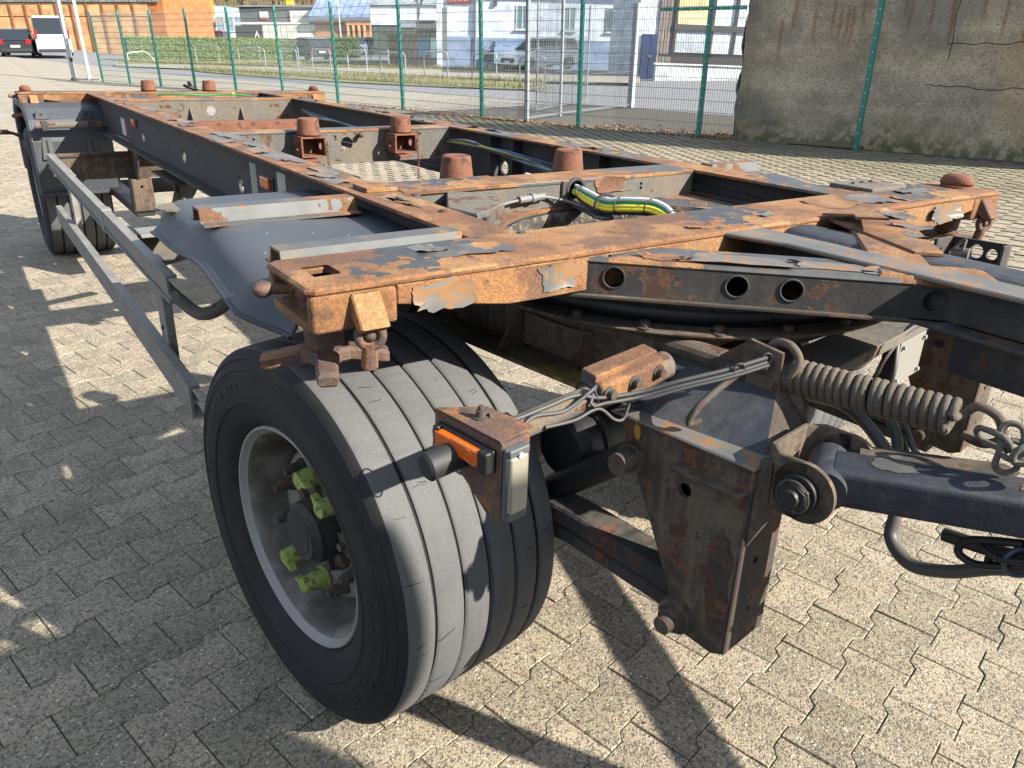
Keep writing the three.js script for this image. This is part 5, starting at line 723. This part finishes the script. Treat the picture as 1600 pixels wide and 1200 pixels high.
// ---- cars
const mGlass = flat(34, 40, 46, .12, 0), mTyreC = flat(20, 20, 21, .8), mHubC = flat(120, 122, 126, .4, .4);
function car(label, col, a, turn, o = {}) {
  const L = o.L || 4.3, Hc = o.H || 1.47, Wd = o.W || 1.78, van = o.van, m = new THREE.MeshPhysicalMaterial({ color: rgb(...col), roughness: .35, clearcoat: .8, clearcoatRoughness: .1 }); m.userData.tm = 1;
  const c = thing(van ? 'parked_van' : 'parked_car', label, van ? 'van' : 'car', 'vehicles parked beyond the fence', a, 0); c.quaternion.copy(upQ).multiply(new THREE.Quaternion().setFromAxisAngle(EY, turn));
  const b = van ? .58 * Hc : .60 * Hc, h2 = L / 2, wx = [L * .31, -L * .30], wr = van ? .33 : .32;
  const low = [[-h2, .32], [-h2, b * .86], [-h2 + .12, b], [h2 * .42, b + .02], [h2 - .25, b - .14], [h2 - .03, b * .68], [h2, .30], [h2 - .2, .2]];
  for (const x of wx) { for (let k = 0; k <= 8; k++) { const t = k / 8 * Math.PI; low.push([x + Math.cos(t) * (wr + .05), .22 + Math.sin(t) * (wr + .10)]); } } low.push([-h2 + .15, .2]);
  part(c, 'body', ext('xy', low, -Wd / 2, Wd / 2, { bevel: .07 }), m);
  const cab = van ? [[-h2 + .02, b - .05], [-h2 + .10, Hc - .10], [-h2 + .3, Hc - .03], [h2 * .25, Hc - .03], [h2 * .62, b]] : [[-h2 + .06, b - .03], [-h2 + (o.hatch ? .38 : .55), Hc - .07], [-h2 + 1.0, Hc - .015], [h2 * .10, Hc - .02], [h2 * .52, b]];
  part(c, 'side_window', ext('xy', cab, -Wd / 2 + .09, Wd / 2 - .09, { bevel: .05 }), van && o.blind ? m : mGlass);
  const rf = cab.map(([x, y]) => [x, y]), top = [[cab[1][0] - .02, Hc - .11], [cab[2][0], Hc], [cab[3][0], Hc], [cab[3][0] + .12, Hc - .07], [cab[2][0], Hc - .05]]; part(c, 'roof', ext('xy', top, -Wd / 2 + .10, Wd / 2 - .10, { bevel: .04 }), m);
  for (const s of [1, -1]) { for (const x of [cab[3][0] - .75, cab[2][0] + .15]) part(c, 'window_pillar', ext('xy', [[x - .04, b - .02], [x + .05, b - .02], [x + .03, Hc - .06], [x - .03, Hc - .06]], s * (Wd / 2 - .10), s * (Wd / 2 - .075)), m); part(c, 'wing_mirror', bx(h2 * .36, h2 * .36 + .12, b + .02, b + .16, s * (Wd / 2), s * (Wd / 2 + .16), .03), m);
    part(c, 'headlight', bx(h2 - .34, h2 - .04, b * .66, b * .82, s * (Wd / 2 - .45), s * (Wd / 2 - .03), .04), flat(200, 204, 206, .15)); part(c, 'tail_light', bx(-h2 - .015, -h2 + .12, b * .74, b * (van ? 1.15 : 1.02), s * (Wd / 2 - (van ? .16 : .3)), s * (Wd / 2 - .02), .03), flat(150, 16, 20, .2)); for (const x of wx) { const w = part(c, 'car_wheel', new THREE.CylinderGeometry(wr, wr, .2, 24).rotateX(Math.PI / 2).translate(x, wr, s * (Wd / 2 - .10)), mTyreC); part(w, 'wheel_rim', [new THREE.CylinderGeometry(wr * .64, wr * .6, .03, 18).rotateX(Math.PI / 2).translate(x, wr, s * (Wd / 2 + .005))], mHubC); } part(c, 'door_handle', bx(-.3, -.12, b - .16, b - .13, s * (Wd / 2 - .01), s * (Wd / 2 + .025)), m); }
  part(c, 'number_plate', [bx(-h2 - .02, -h2 + .02, b * .56, b * .68, -.26, .26), bx(h2 - .03, h2 + .015, .36, .47, -.26, .26)], flat(214, 214, 208, .5)); part(c, 'rear_bumper', [bx(-h2 - .03, -h2 + .15, .26, .46, -Wd / 2 + .06, Wd / 2 - .06, .05)], flat(36, 37, 40, .5)); part(c, 'front_grille', bx(h2 - .05, h2 + .01, .36, .6, -.55, .55, .03), flat(28, 29, 32, .4));
  return c;
}
const face = (u, v, ang) => Math.atan2(-RF.z, RF.x) + ang; // ang 0: nose away from us
car('black hatchback parked with its tail to the yard beside the white van', [22, 24, 28], gat(33, 87), face(0, 0, .45), { hatch: 1, H: 1.62, L: 4.2, W: 1.85 });
car('white panel van parked in front of the orange warehouse', [214, 214, 212], gat(86, 86.5), face(0, 0, .55), { van: 1, H: 2.35, L: 4.7, W: 2.0 });
car('dark grey estate car parked beside the end of the long hedge', [46, 50, 58], gat(482, 92.5), face(0, 0, .75), { L: 4.4, H: 1.5 });
car('white car parked along the blue plinth of the white hall', [220, 222, 224], gat(843, 108), face(0, 0, 2.25), { L: 4.5, H: 1.62, hatch: 1 });
car('small white hatchback parked beside the shed with posters', [214, 216, 216], gat(603, 84), face(0, 0, 2.5), { hatch: 1, L: 3.9 });
car('blue grey saloon parked at the short hedge end', [92, 104, 124], gat(566, 84.5), face(0, 0, 2.7), {});
car('dark blue car parked behind the small white hatchback', [44, 54, 74], gat(640, 83), face(0, 0, 2.4), {});
car('pale blue estate car parked in the second row behind the short hedge', [132, 148, 164], gat(525, 81), face(0, 0, 2.5), {});
car('silver car whose roof shows above the long hedge', [176, 182, 182], gat(474, 80), face(0, 0, 2.0), {});
car('white car showing above the hedge in front of the flagpoles', [206, 208, 208], gat(312, 82), face(0, 0, 2.2), {});
car('bright red van showing above the hedge beside the flagpoles', [176, 30, 34], gat(326, 80), face(0, 0, 1.6), { van: 1, H: 2.1 });
// ---- buildings: each a box along its base line with parts laid on the front
function building(name, label, a, b, h, depth, mat, cat = 'building') {
  const m = frame(a, b), t = thing(name, label, cat), L = a.distanceTo(b); part(t, 'wall', bx(0, L, -1.5, h, -depth, 0, .02), mat, { mx: m });
  return { t, L, h, m, add: (n, g, mt, par) => part(par || t, n, g, mt, { mx: m }), u: (uu, dep) => 0 };
}
const noiseMap = surf(256, 3, (u, v, o) => { const w = 205 + 90 * (fbm(u, v, 6, 5, 907) - .5) + 30 * (fbm(u, v, 50, 2, 909) - .5); o.r = o.g = o.b = w; }, { rough: false }).map;
const noisyCache = {};
const noisy = (r, g, b, s, amt = .12, tm = 3) => { const k = [r, g, b].join(); if (noisyCache[k]) return noisyCache[k]; const c = rgb(r, g, b).multiplyScalar(1.62), m = new THREE.MeshStandardMaterial({ color: c, map: noiseMap, roughness: .8 }); m.userData.tm = tm; return noisyCache[k] = m; };
const win = (B, x, y, w, h, fr = flat(206, 206, 202, .5), gl = mGlass) => { const f = B.add('window', merge([bx(x - .06, x + w + .06, y + h, y + h + .06, .0, .05), bx(x - .06, x + w + .06, y - .06, y, .0, .06), bx(x - .06, x, y, y + h, 0, .05), bx(x + w, x + w + .06, y, y + h, 0, .05), bx(x + w / 2 - .03, x + w / 2 + .03, y, y + h, 0, .045)]), fr); B.add('pane', bx(x, x + w, y, y + h, .005, .02, 0), gl, f); B.add('sill', bx(x - .12, x + w + .12, y - .1, y - .06, 0, .12), fr, f); return f; };
{ // orange warehouse: panels between posts, grey sheet fascia
  const dep = 70, B = building('orange_warehouse', 'long warehouse clad in orange panels under a grey ribbed metal fascia', pd(-60, 88, dep), pd(268, 88, dep), 9, 12, noisy(150, 92, 48, 921));
  const k = dep / F, p1 = noisy(176, 138, 94, 923, .10), p2 = noisy(168, 129, 86, 925, .1), po = noisy(120, 72, 42, 927); const y0 = 0, y1 = 56 * k, y2 = 75 * k, pw = 23.5 * k;
  for (let i = 0; i < 14; i++) { const x = i * pw; if (x > 300 * k) break; B.add('panel', bx(x + .09, x + pw - .09, y0, y1 - .04, .02, .07, .01), i % 2 ? p1 : p2); B.add('panel', bx(x + .09, x + pw - .09, y1 + .04, y2, .02, .07, .01), i % 3 ? p2 : p1); B.add('panel_post', bx(x - .08, x + .08, -1, y2, .0, .16, .02), po); }
  const fm = [noisy(104, 108, 104, 931), noisy(94, 98, 95, 933)]; for (let i = 0; i < 28; i++) B.add('fascia_sheet', bx(i * 11.6 * k + .02, (i + 1) * 11.6 * k - .03, y2 + .05, 9.2, .12, .22, .02), fm[i % 2]);
}
{ // timber gable house
  const dep = 82, k = dep / F, B = building('gable_house', 'low house clad in orange timber with a brown gable roof behind the hedge', pd(182, 66, dep), pd(300, 66, dep), 3.1, 8, noisy(178, 104, 62, 941));
  const L = B.L; B.add('roof', [ext('xy', [[L * .35, 3.1], [L + 1.2, 1.9], [L + 1.25, 2.05], [L * .5, 3.9], [L * .35, 3.9]], -8.3, .7)], noisy(120, 110, 92, 943)); B.add('roof_edge', ext('xy', [[L * .48, 3.95], [L + 1.3, 2.08], [L + 1.3, 2.2], [L * .55, 4.05]], .5, .72), noisy(186, 182, 168, 945)); for (const x of [.6, .62]) B.add('porch_post', bx(L * x + (x > .61 ? 1.6 : 0), L * x + .2 + (x > .61 ? 1.6 : 0), -1, 2.3, .5, .7), noisy(170, 96, 58, 947)); win(B, 1.0, .8, 1.1, 1.6, flat(150, 190, 186, .5)); B.add('porch_opening', bx(L * .45, L * .95, 0, 2.0, .01, .05, 0), flat(58, 60, 64, .6)); B.add('door', bx(L * .72, L * .8, -.2, 1.9, .05, .1), flat(206, 206, 204, .5));
}
{ const dep = 120, B = building('showroom_building', 'white showroom with a grey rounded roof and glazing behind the flagpoles', pd(292, 62, dep), pd(400, 62, dep), 3.9, 15, noisy(190, 192, 192, 951)); B.add('roof', ext('xy', [[-.3, 3.9], [B.L * .45, 3.9], [B.L * .42, 4.6], [B.L * .2, 5.0], [0, 4.6]], -15, .4), noisy(112, 122, 134, 953)); for (let i = 0; i < 5; i++) win(B, 3.6 + i * 1.4, 1.2, 1.1, 2.0, flat(186, 196, 200, .5), flat(120, 142, 156, .15)); }
{ // dark hall with a white sign, pale corrugated fence wall and black poster panel
  const dep = 95, k = dep / F, B = building('dark_grey_hall', 'flat dark grey hall carrying a long white lettered sign', pd(380, 64, dep), pd(512, 64, dep), 3.9, 14, noisy(74, 76, 80, 961));
  const X = u => (u - 380) * k, Y = v => (64 - v) * k; B.add('roof_edge', bx(0, B.L, 3.75, 3.95, 0, .3), noisy(110, 112, 114, 963)); const sg = B.add('sign', bx(X(458), X(507), Y(37), Y(21.5), .05, .2), flat(214, 216, 208, .5)); const tx = new TextGeometry('italia.com', { font, size: .56, depth: .02, curveSegments: 3 }); tx.translate(X(458) + .35, Y(32.5), .2); B.add('sign_lettering', tx, flat(176, 178, 168, .5), sg);
  B.add('white_notice', bx(X(411), X(424), Y(33), Y(22.5), .05, .12), flat(200, 198, 206, .5)); B.add('notice_stripe', bx(X(411), X(424), Y(33), Y(30), .12, .125, 0), flat(190, 120, 130, .5));
  for (let i = 0; i < 10; i++) B.add('pale_wall_panel', bx(X(424) + i * .72, X(424) + i * .72 + .68, -.5, Y(40), 3.0, 3.12, .02), noisy(196, 196, 184, 965 + i, .05)); const pp = B.add('poster_panel', bx(X(383), X(423), -.3, Y(43), 3.0, 3.15, .02), flat(44, 46, 52, .4)); B.add('poster_arrow', ext('xy', [[X(411), .4], [X(415), 1.2], [X(419), .4], [X(417.5), .4], [X(415), .8], [X(412.5), .4]], 3.151, 3.16), flat(206, 208, 210, .5), pp); B.add('wall_cap', bx(X(382), X(495), Y(40.5), Y(38), 2.95, 3.2), noisy(206, 206, 196, 967));
}
{ const B0 = pd(448, 14.5, 98), t = thing('yellow_sign', 'square yellow sign with a faded red mark above the dark hall', 'sign'), m = frame(B0, pd(470, 14.5, 98)); const s = part(t, 'sign_board', bx(0, .95, 0, .98, -.2, 0, .02), flat(222, 190, 44, .5), { mx: m }); part(t, 'sign_mark', ext('xy', [[.15, .3], [.8, .45], [.75, .62], [.2, .6]], 0, .01), flat(200, 130, 110, .5), { mx: m }); part(t, 'sign_post', bx(.42, .52, -2, 0, -.15, -.05), mZinc, { mx: m }); }
{ // brick arcade under a blue roof
  const dep = 92, k = dep / F, B = building('brick_arcade', 'brick shop arcade with orange pillars under a steep blue metal roof', pd(494, 64, dep), pd(596, 64, dep), 2.2, 10, noisy(150, 108, 86, 971)); const X = u => (u - 494) * k, Y = v => (64 - v) * k;
  B.add('roof', ext('zy', [[.6, 2.2], [.7, 2.6], [-5, 4.7], [-10, 2.4]], -.5, B.L + 6), noisy(112, 128, 158, 973, .08)); B.add('gutter', bx(-.3, B.L + 5.5, 2.1, 2.35, .5, .7), noisy(96, 88, 80, 975)); for (const u of [545, 553, 561.5, 570, 580]) B.add('pillar', bx(X(u), X(u) + .28, -.5, Y(39), .35, .6, .02), noisy(196, 136, 96, 977)); B.add('pillar_beam', bx(X(544), X(584), Y(41.5), Y(38), .33, .62), noisy(196, 136, 96, 977)); for (const u of [548.5, 556.5, 565]) B.add('shop_window', bx(X(u), X(u) + .4, -.2, Y(43), .02, .06, 0), mGlass);
  for (let i = 0; i < 16; i++) B.add('roof_rib', ext('zy', [[.7, 2.61], [.7, 2.66], [-5, 4.76], [-5, 4.71]], i * .82, i * .82 + .06), noisy(96, 112, 142, 979));
}
{ const dep = 72, k = dep / F, B = building('annex_building', 'white flat annex with a grey shutter and dark lower glazing', pd(582, 66, dep), pd(692, 66, dep), 3.1, 8, noisy(66, 70, 66, 981)); const X = u => (u - 582) * k, Y = v => (66 - v) * k; B.add('white_cladding', bx(0, X(627), Y(41.5), Y(14.5), .02, .2, .02), noisy(196, 202, 208, 983, .05)); B.add('white_cladding', bx(X(627) + .04, X(683), Y(35), Y(14.5), .02, .2, .02), noisy(190, 198, 206, 985, .05)); B.add('shutter', bx(X(628), X(651), Y(45), Y(35), .02, .14), noisy(112, 122, 132, 987)); for (const u of [584, 594, 604, 614]) B.add('lower_pane', bx(X(u), X(u + 9), -.5, Y(43), .02, .06, 0), flat(70, 78, 72, .25)); B.add('roof_strip', bx(-.2, B.L + .2, 3.1, 3.4, -.2, .4), noisy(150, 152, 154, 989)); }
{ // white hall with blue plinth
  const A = pd(690, 93, 45), Bp = pd(1016, 103, 45), B = building('white_hall', 'white rendered hall with a blue grey plinth and barred windows behind the fence', A, Bp, 6, 12, noisy(186, 196, 212, 991, .05)); const L = B.L; const X = u => L * (u - 690) / 326;
  B.add('plinth', bx(-.02, L, -1.4, 1.25, .0, .06, .01), noisy(112, 130, 160, 993, .08)); B.add('roof_edge', bx(-.6, L + .3, 3.9, 4.15, -.1, .5), noisy(90, 92, 94, 995));
  for (const u of [806, 944, 878]) { const f = win(B, X(u), 1.75, u === 944 ? .75 : .6, 1.15, flat(176, 182, 186, .5), flat(96, 122, 128, .2)); if (u === 944) B.add('window_bars', Array.from({ length: 7 }, (_, i) => bx(X(u) + i * .115, X(u) + i * .115 + .02, 1.75, 2.9, .06, .08, 0)), flat(60, 62, 64, .5), f); }
  const sg = B.add('sign', bx(X(699), X(735), 2.95, 3.45, .03, .1), flat(126, 40, 50, .5)); B.add('sign_lettering', [705.5, 713, 720.5, 728].map(u => ext('xy', [[X(u) - .07, 3.08], [X(u) + .1, 3.2], [X(u) - .07, 3.33]], .1, .11)), flat(206, 196, 200, .5), sg);
  B.add('drain_pipe', [cyl([X(742), -.5, .1], [X(742), 3.3, .1], .07), bx(X(742) - .1, X(742) + .1, 3.2, 3.4, .02, .2)], flat(84, 90, 98, .5)); B.add('door', bx(X(693), X(699), 0, 2.75, .02, .08), flat(92, 96, 92, .5)); for (const [u, y] of [[771, 2.9], [770, .75]]) B.add('wall_lamp', [bx(X(u), X(u) + .16, y, y + .3, .0, .12), bx(X(u) + .02, X(u) + .14, y + .04, y + .2, .12, .16)], flat(60, 62, 66, .5)); B.add('wall_panel', bx(X(683), X(691), -1, 3.6, .0, .2), noisy(176, 184, 194, 996));
  B.add('cellar_grille', bx(X(757), X(772), .0, .5, .06, .1, 0), flat(44, 46, 50, .6)); B.add('wall_cabinet', bx(X(772), X(808), -.1, .75, .07, .6), flat(124, 144, 176, .6));
}
{ // right-hand annex with ramp wall
  const A = pd(990, 115, 35), Bp = pd(1180, 122, 35.5), B = building('loading_annex', 'annex with dark window frames, beige blind and blue double door behind the fence corner', A, Bp, 6, 6, noisy(176, 184, 192, 1001, .06)); const L = B.L, X = u => L * (u - 990) / 190;
  for (let i = 0; i < 2; i++) { const d = B.add('blue_door', bx(X(998) + i * .36, X(998) + i * .36 + .34, -.3, 1.65, .02, .1, .01), noisy(32, 46, 80, 1003 + i)); B.add('door_handle', bx(X(998) + .3 + i * .1, X(998) + .33 + i * .1, .7, .8, .1, .14), mZinc, d); }
  for (let i = 0; i < 5; i++) B.add('ribbed_sheet', bx(X(1021) + i * .14, X(1021) + i * .14 + .12, .3, 4, .02, .08, .01), noisy(112, 104, 98, 1005)); B.add('beige_blind', bx(X(1046), X(1098), 2.1, 4.2, .02, .06), noisy(206, 178, 134, 1007, .05)); for (const u of [1043, 1099, 1134]) B.add('window_frame', bx(X(u), X(u) + .14, .9, 4.2, .02, .14), flat(48, 46, 48, .5)); B.add('window_sill', bx(X(1043), X(1175), 1.85, 2.1, .02, .18), flat(60, 60, 62, .5)); B.add('grey_panel', bx(X(1047), X(1098), .95, 1.85, .02, .08), noisy(150, 158, 166, 1009)); B.add('white_panel', bx(X(1104), X(1175), .95, 1.85, .02, .08), noisy(176, 182, 188, 1011)); B.add('window_pane', bx(X(1104), X(1134), 2.1, 4.2, .02, .05, 0), flat(190, 198, 206, .2));
  B.add('ramp_slot', bx(X(1020), X(1175), .45, .95, .01, .05, 0), flat(52, 48, 46, .7)); const rw = B.add('ramp_wall', ext('xy', [[X(1010), -1.2], [X(1180), -1.2], [X(1180), .45], [X(1010), .45]], 1.2, 1.45, { bevel: .02 }), noisy(172, 176, 178, 1013, .14)); B.add('ramp_cap', bx(X(1008), X(1182), .45, .52, 1.15, 1.5), noisy(186, 188, 188, 1015), rw);
}
{ // shed with posters
  const A = pd(608, 92, 47), Bp = pd(704, 94, 45.5), B = building('poster_shed', 'brown shed carrying two pale blue posters beside the parked cars', A, Bp, 1.3, 2.5, noisy(112, 98, 90, 1021)); const L = B.L, X = u => L * (u - 608) / 96; B.add('roof', bx(-.2, L + .15, 1.3, 1.42, -2.6, .3, .02), noisy(96, 84, 74, 1023)); B.add('poster', bx(X(656), X(672), .25, 1.2, .02, .05), noisy(92, 132, 176, 1025)); const p = B.add('poster', bx(X(675), X(701), .1, 1.22, .02, .05), noisy(176, 212, 214, 1027)); B.add('poster_corner', ext('xy', [[X(687), .1], [X(701), .1], [X(701), 1.22], [X(696), 1.22]], .05, .055), noisy(104, 158, 202, 1029), p); for (let i = 0; i < 8; i++) B.add('wall_board', bx(i * L / 15, (i + .92) * L / 15, 0, 1.28, .0, .03, .005), noisy(118 - 5 * (i % 3), 102, 94, 1030)); 
  const f = thing('brown_screen_fence', 'dark brown slatted screen standing behind the poster shed roof', 'fence'), m = frame(pd(652, 60, 52), pd(700, 60, 51)); for (let i = 0; i < 14; i++) part(f, 'slat', bx(i * .148, i * .148 + .12, -.6, .62, 0, .03, .005), noisy(84, 60, 58, 1041), { mx: m });
}
// ---- poles
for (const [u, v, dep, hh, r, lab] of [[319, 62, 84, 9, .06, 'tall white flagpole nearest the red van behind the hedge'], [331, 62, 86, 9, .05, 'slim white flagpole with a yellow banner behind the hedge'], [340, 62, 88, 9, .05, 'slim white flagpole beside the glazed showroom corner'], [533, 64, 70, 8, .06, 'pale lamp post rising beside the brick arcade pillars']]) { const p = pd(u, v, dep), t = thing('pole', lab, 'pole'), m = frame(p, p.clone().add(RX)); part(t, 'mast', cyl([0, -1, 0], [0, hh, 0], r, r * .6, 12), flat(200, 200, 200, .5), { mx: m }); part(t, 'base_plate', bx(-.2, .2, -1, -.95, -.2, .2), mZinc, { mx: m }); if (u === 331) part(t, 'banner', bx(.1, .75, 2.4, 5.2, -.01, .01, 0), flat(206, 150, 66, .7), { mx: m }); }
// ---- bare trees and the wooded hill
function bareTree(label, p, h, spread, seed, mat, birch) {
  const q = rng(seed), t = thing('bare_tree', label, 'tree', null), tr = [], cr = [];
  const grow = (a, d, len, r, lv) => { const b = a.clone().addScaledVector(d, len), g = cyl(a, b, r, r * .68, lv < 2 ? 8 : 4, true); (lv < 2 ? tr : cr).push(g); if (lv > 4) return; const n = lv === 0 ? 4 : 3; for (let i = 0; i < n; i++) { const nd = d.clone().add(V(q() - .5, (q() - .3) * .6, q() - .5).multiplyScalar(spread)).normalize(); grow(a.clone().lerp(b, lv === 0 ? .55 + .45 * i / 3 : .5 + .5 * q()), nd, len * (.55 + .2 * q()), r * .58, lv + 1); } };
  grow(p.clone().add(V(0, -.5, 0)), UP.clone(), h * .5, h * .016, 0); part(t, 'trunk', tr, mat); part(t, 'crown', cr, birch ? flat(112, 98, 78, .9) : mat);
}
const mBark = flat(92, 78, 62, .9), mBirch = noisy(186, 182, 172, 1051, .2, 1);
bareTree('slender white barked birch rising behind the poster shed', pd(655, 62, 54), 6.5, 1.2, 3, mBirch, true);
bareTree('bare brown tree standing before the timber gable house', pd(222, 62, 76), 7, 1.3, 8, mBark);
bareTree('bare brown tree standing between the gable house and the warehouse', pd(196, 64, 78), 6.5, 1.4, 15, mBark);
bareTree('leafless tree over the roof of the white hall', pd(830, 20, 70), 6, 1.3, 21, mBark);
{
  const P = [], I = [], N = 60, Mr = 12; for (let j = 0; j <= Mr; j++) for (let i = 0; i <= N; i++) { const u = mix(-400, 2000, i / N), b = pd(u, 70, 190 + j * 14); P.push(b.x, -4 + j * 3.6 + 4 * fbm(i / N, j / Mr, 8, 3, 1061), b.z); } for (let j = 0; j < Mr; j++) for (let i = 0; i < N; i++) { const a = j * (N + 1) + i, b = a + N + 1; I.push(a, a + 1, b, b, a + 1, b + 1); }
  const g = new THREE.BufferGeometry(); g.setAttribute('position', new THREE.Float32BufferAttribute(P, 3)); g.setIndex(I); g.computeVertexNormals(); const hm = noisy(96, 84, 62, 1063, .3, 20); hm.side = THREE.DoubleSide; struct('hill', g, hm);
  const q = rng(31), tg = []; { const r2 = rng(4); tg.push(cyl([0, 0, 0], [0, 6, 0], .22, .1, 5, true)); for (let i = 0; i < 26; i++) { const a = r2() * 6.3, y = 3 + 5 * r2(), e = 2.2 * r2() + .8; tg.push(cyl([0, y - 1.5, 0], [Math.cos(a) * e, y + 1.5, Math.sin(a) * e], .08, .02, 3, true)); } }
  const tgm = merge(tg), n = 1100, im = new THREE.InstancedMesh(tgm, flat(110, 94, 72, .95), n), mx = new THREE.Matrix4(); im.name = 'wooded_hillside'; im.userData = { kind: 'stuff', label: 'leafless brown woodland covering the hill behind the buildings', category: 'woodland' };
  for (let i = 0; i < n; i++) { const u = mix(-300, 1900, q()), j = q() * 11, b = pd(u, 70, 192 + j * 14); mx.compose(V(b.x, -4 + j * 3.6, b.z), new THREE.Quaternion().setFromAxisAngle(EY, q() * 6), V(1, 1, 1).multiplyScalar(1 + q())); im.setMatrixAt(i, mx); im.setColorAt(i, new THREE.Color().setRGB(.7 + .7 * q(), .7 + .6 * q(), .7 + .4 * q())); } im.castShadow = true; scene.add(im);
}
// ---- unseen lorry, added only so its box shades the paving on our side
{
  const t = thing('added_shade_lorry', 'unseen white box body lorry added ahead of the drawbar to shade the paving', 'lorry'), wh = flat(176, 178, 178, .5), x0 = 3.3, z0 = -.82, z1 = 1.68;
  part(t, 'box_body', bx(x0, x0 + 6.6, 1.15, 3.09, z0, z1, .03), wh); for (const s of [0, 1]) { const d = part(t, 'rear_door', bx(x0 - .04, x0, 1.25, 3.02, s ? .45 : z0 + .06, s ? z1 - .06 : .41, .01), wh); part(d, 'lock_rod', cyl([x0 - .06, 1.2, s ? .8 : .1], [x0 - .06, 3.02, s ? .8 : .1], .017), mZinc); }
  part(t, 'chassis', bx(x0 + .1, x0 + 8.4, .75, 1.12, 0, .86, .02), mDark); part(t, 'rear_underrun_bar', bx(x0 + .05, x0 + .15, .45, .57, z0 + .1, z1 - .1, .01), mGrey); part(t, 'cab', ext('xy', [[x0 + 6.75, .6], [x0 + 8.9, .6], [x0 + 8.9, 1.9], [x0 + 8.7, 2.9], [x0 + 6.75, 3.0]], z0 + .08, z1 - .08, { bevel: .06 }), wh); part(t, 'windscreen', ext('xy', [[x0 + 8.87, 1.95], [x0 + 8.93, 1.95], [x0 + 8.78, 2.75], [x0 + 8.72, 2.75]], z0 + .2, z1 - .2), mGlass);
  for (const z of [z0 + .16, z1 - .16]) { for (const x of [1.6, 2.9, 7.6]) { const w = part(t, 'lorry_wheel', new THREE.CylinderGeometry(.5, .5, .3, 32).rotateX(Math.PI / 2).translate(x0 + x, .5, z), mSide); part(w, 'lorry_rim', new THREE.CylinderGeometry(.29, .27, .31, 24).rotateX(Math.PI / 2).translate(x0 + x, .5, z), mRim); } part(t, 'tail_lamp', bx(x0 + .02, x0 + .08, .8, .95, z - .16, z + .16, .01), flat(150, 16, 20, .3)); }
}
renderer.render(scene, camera);
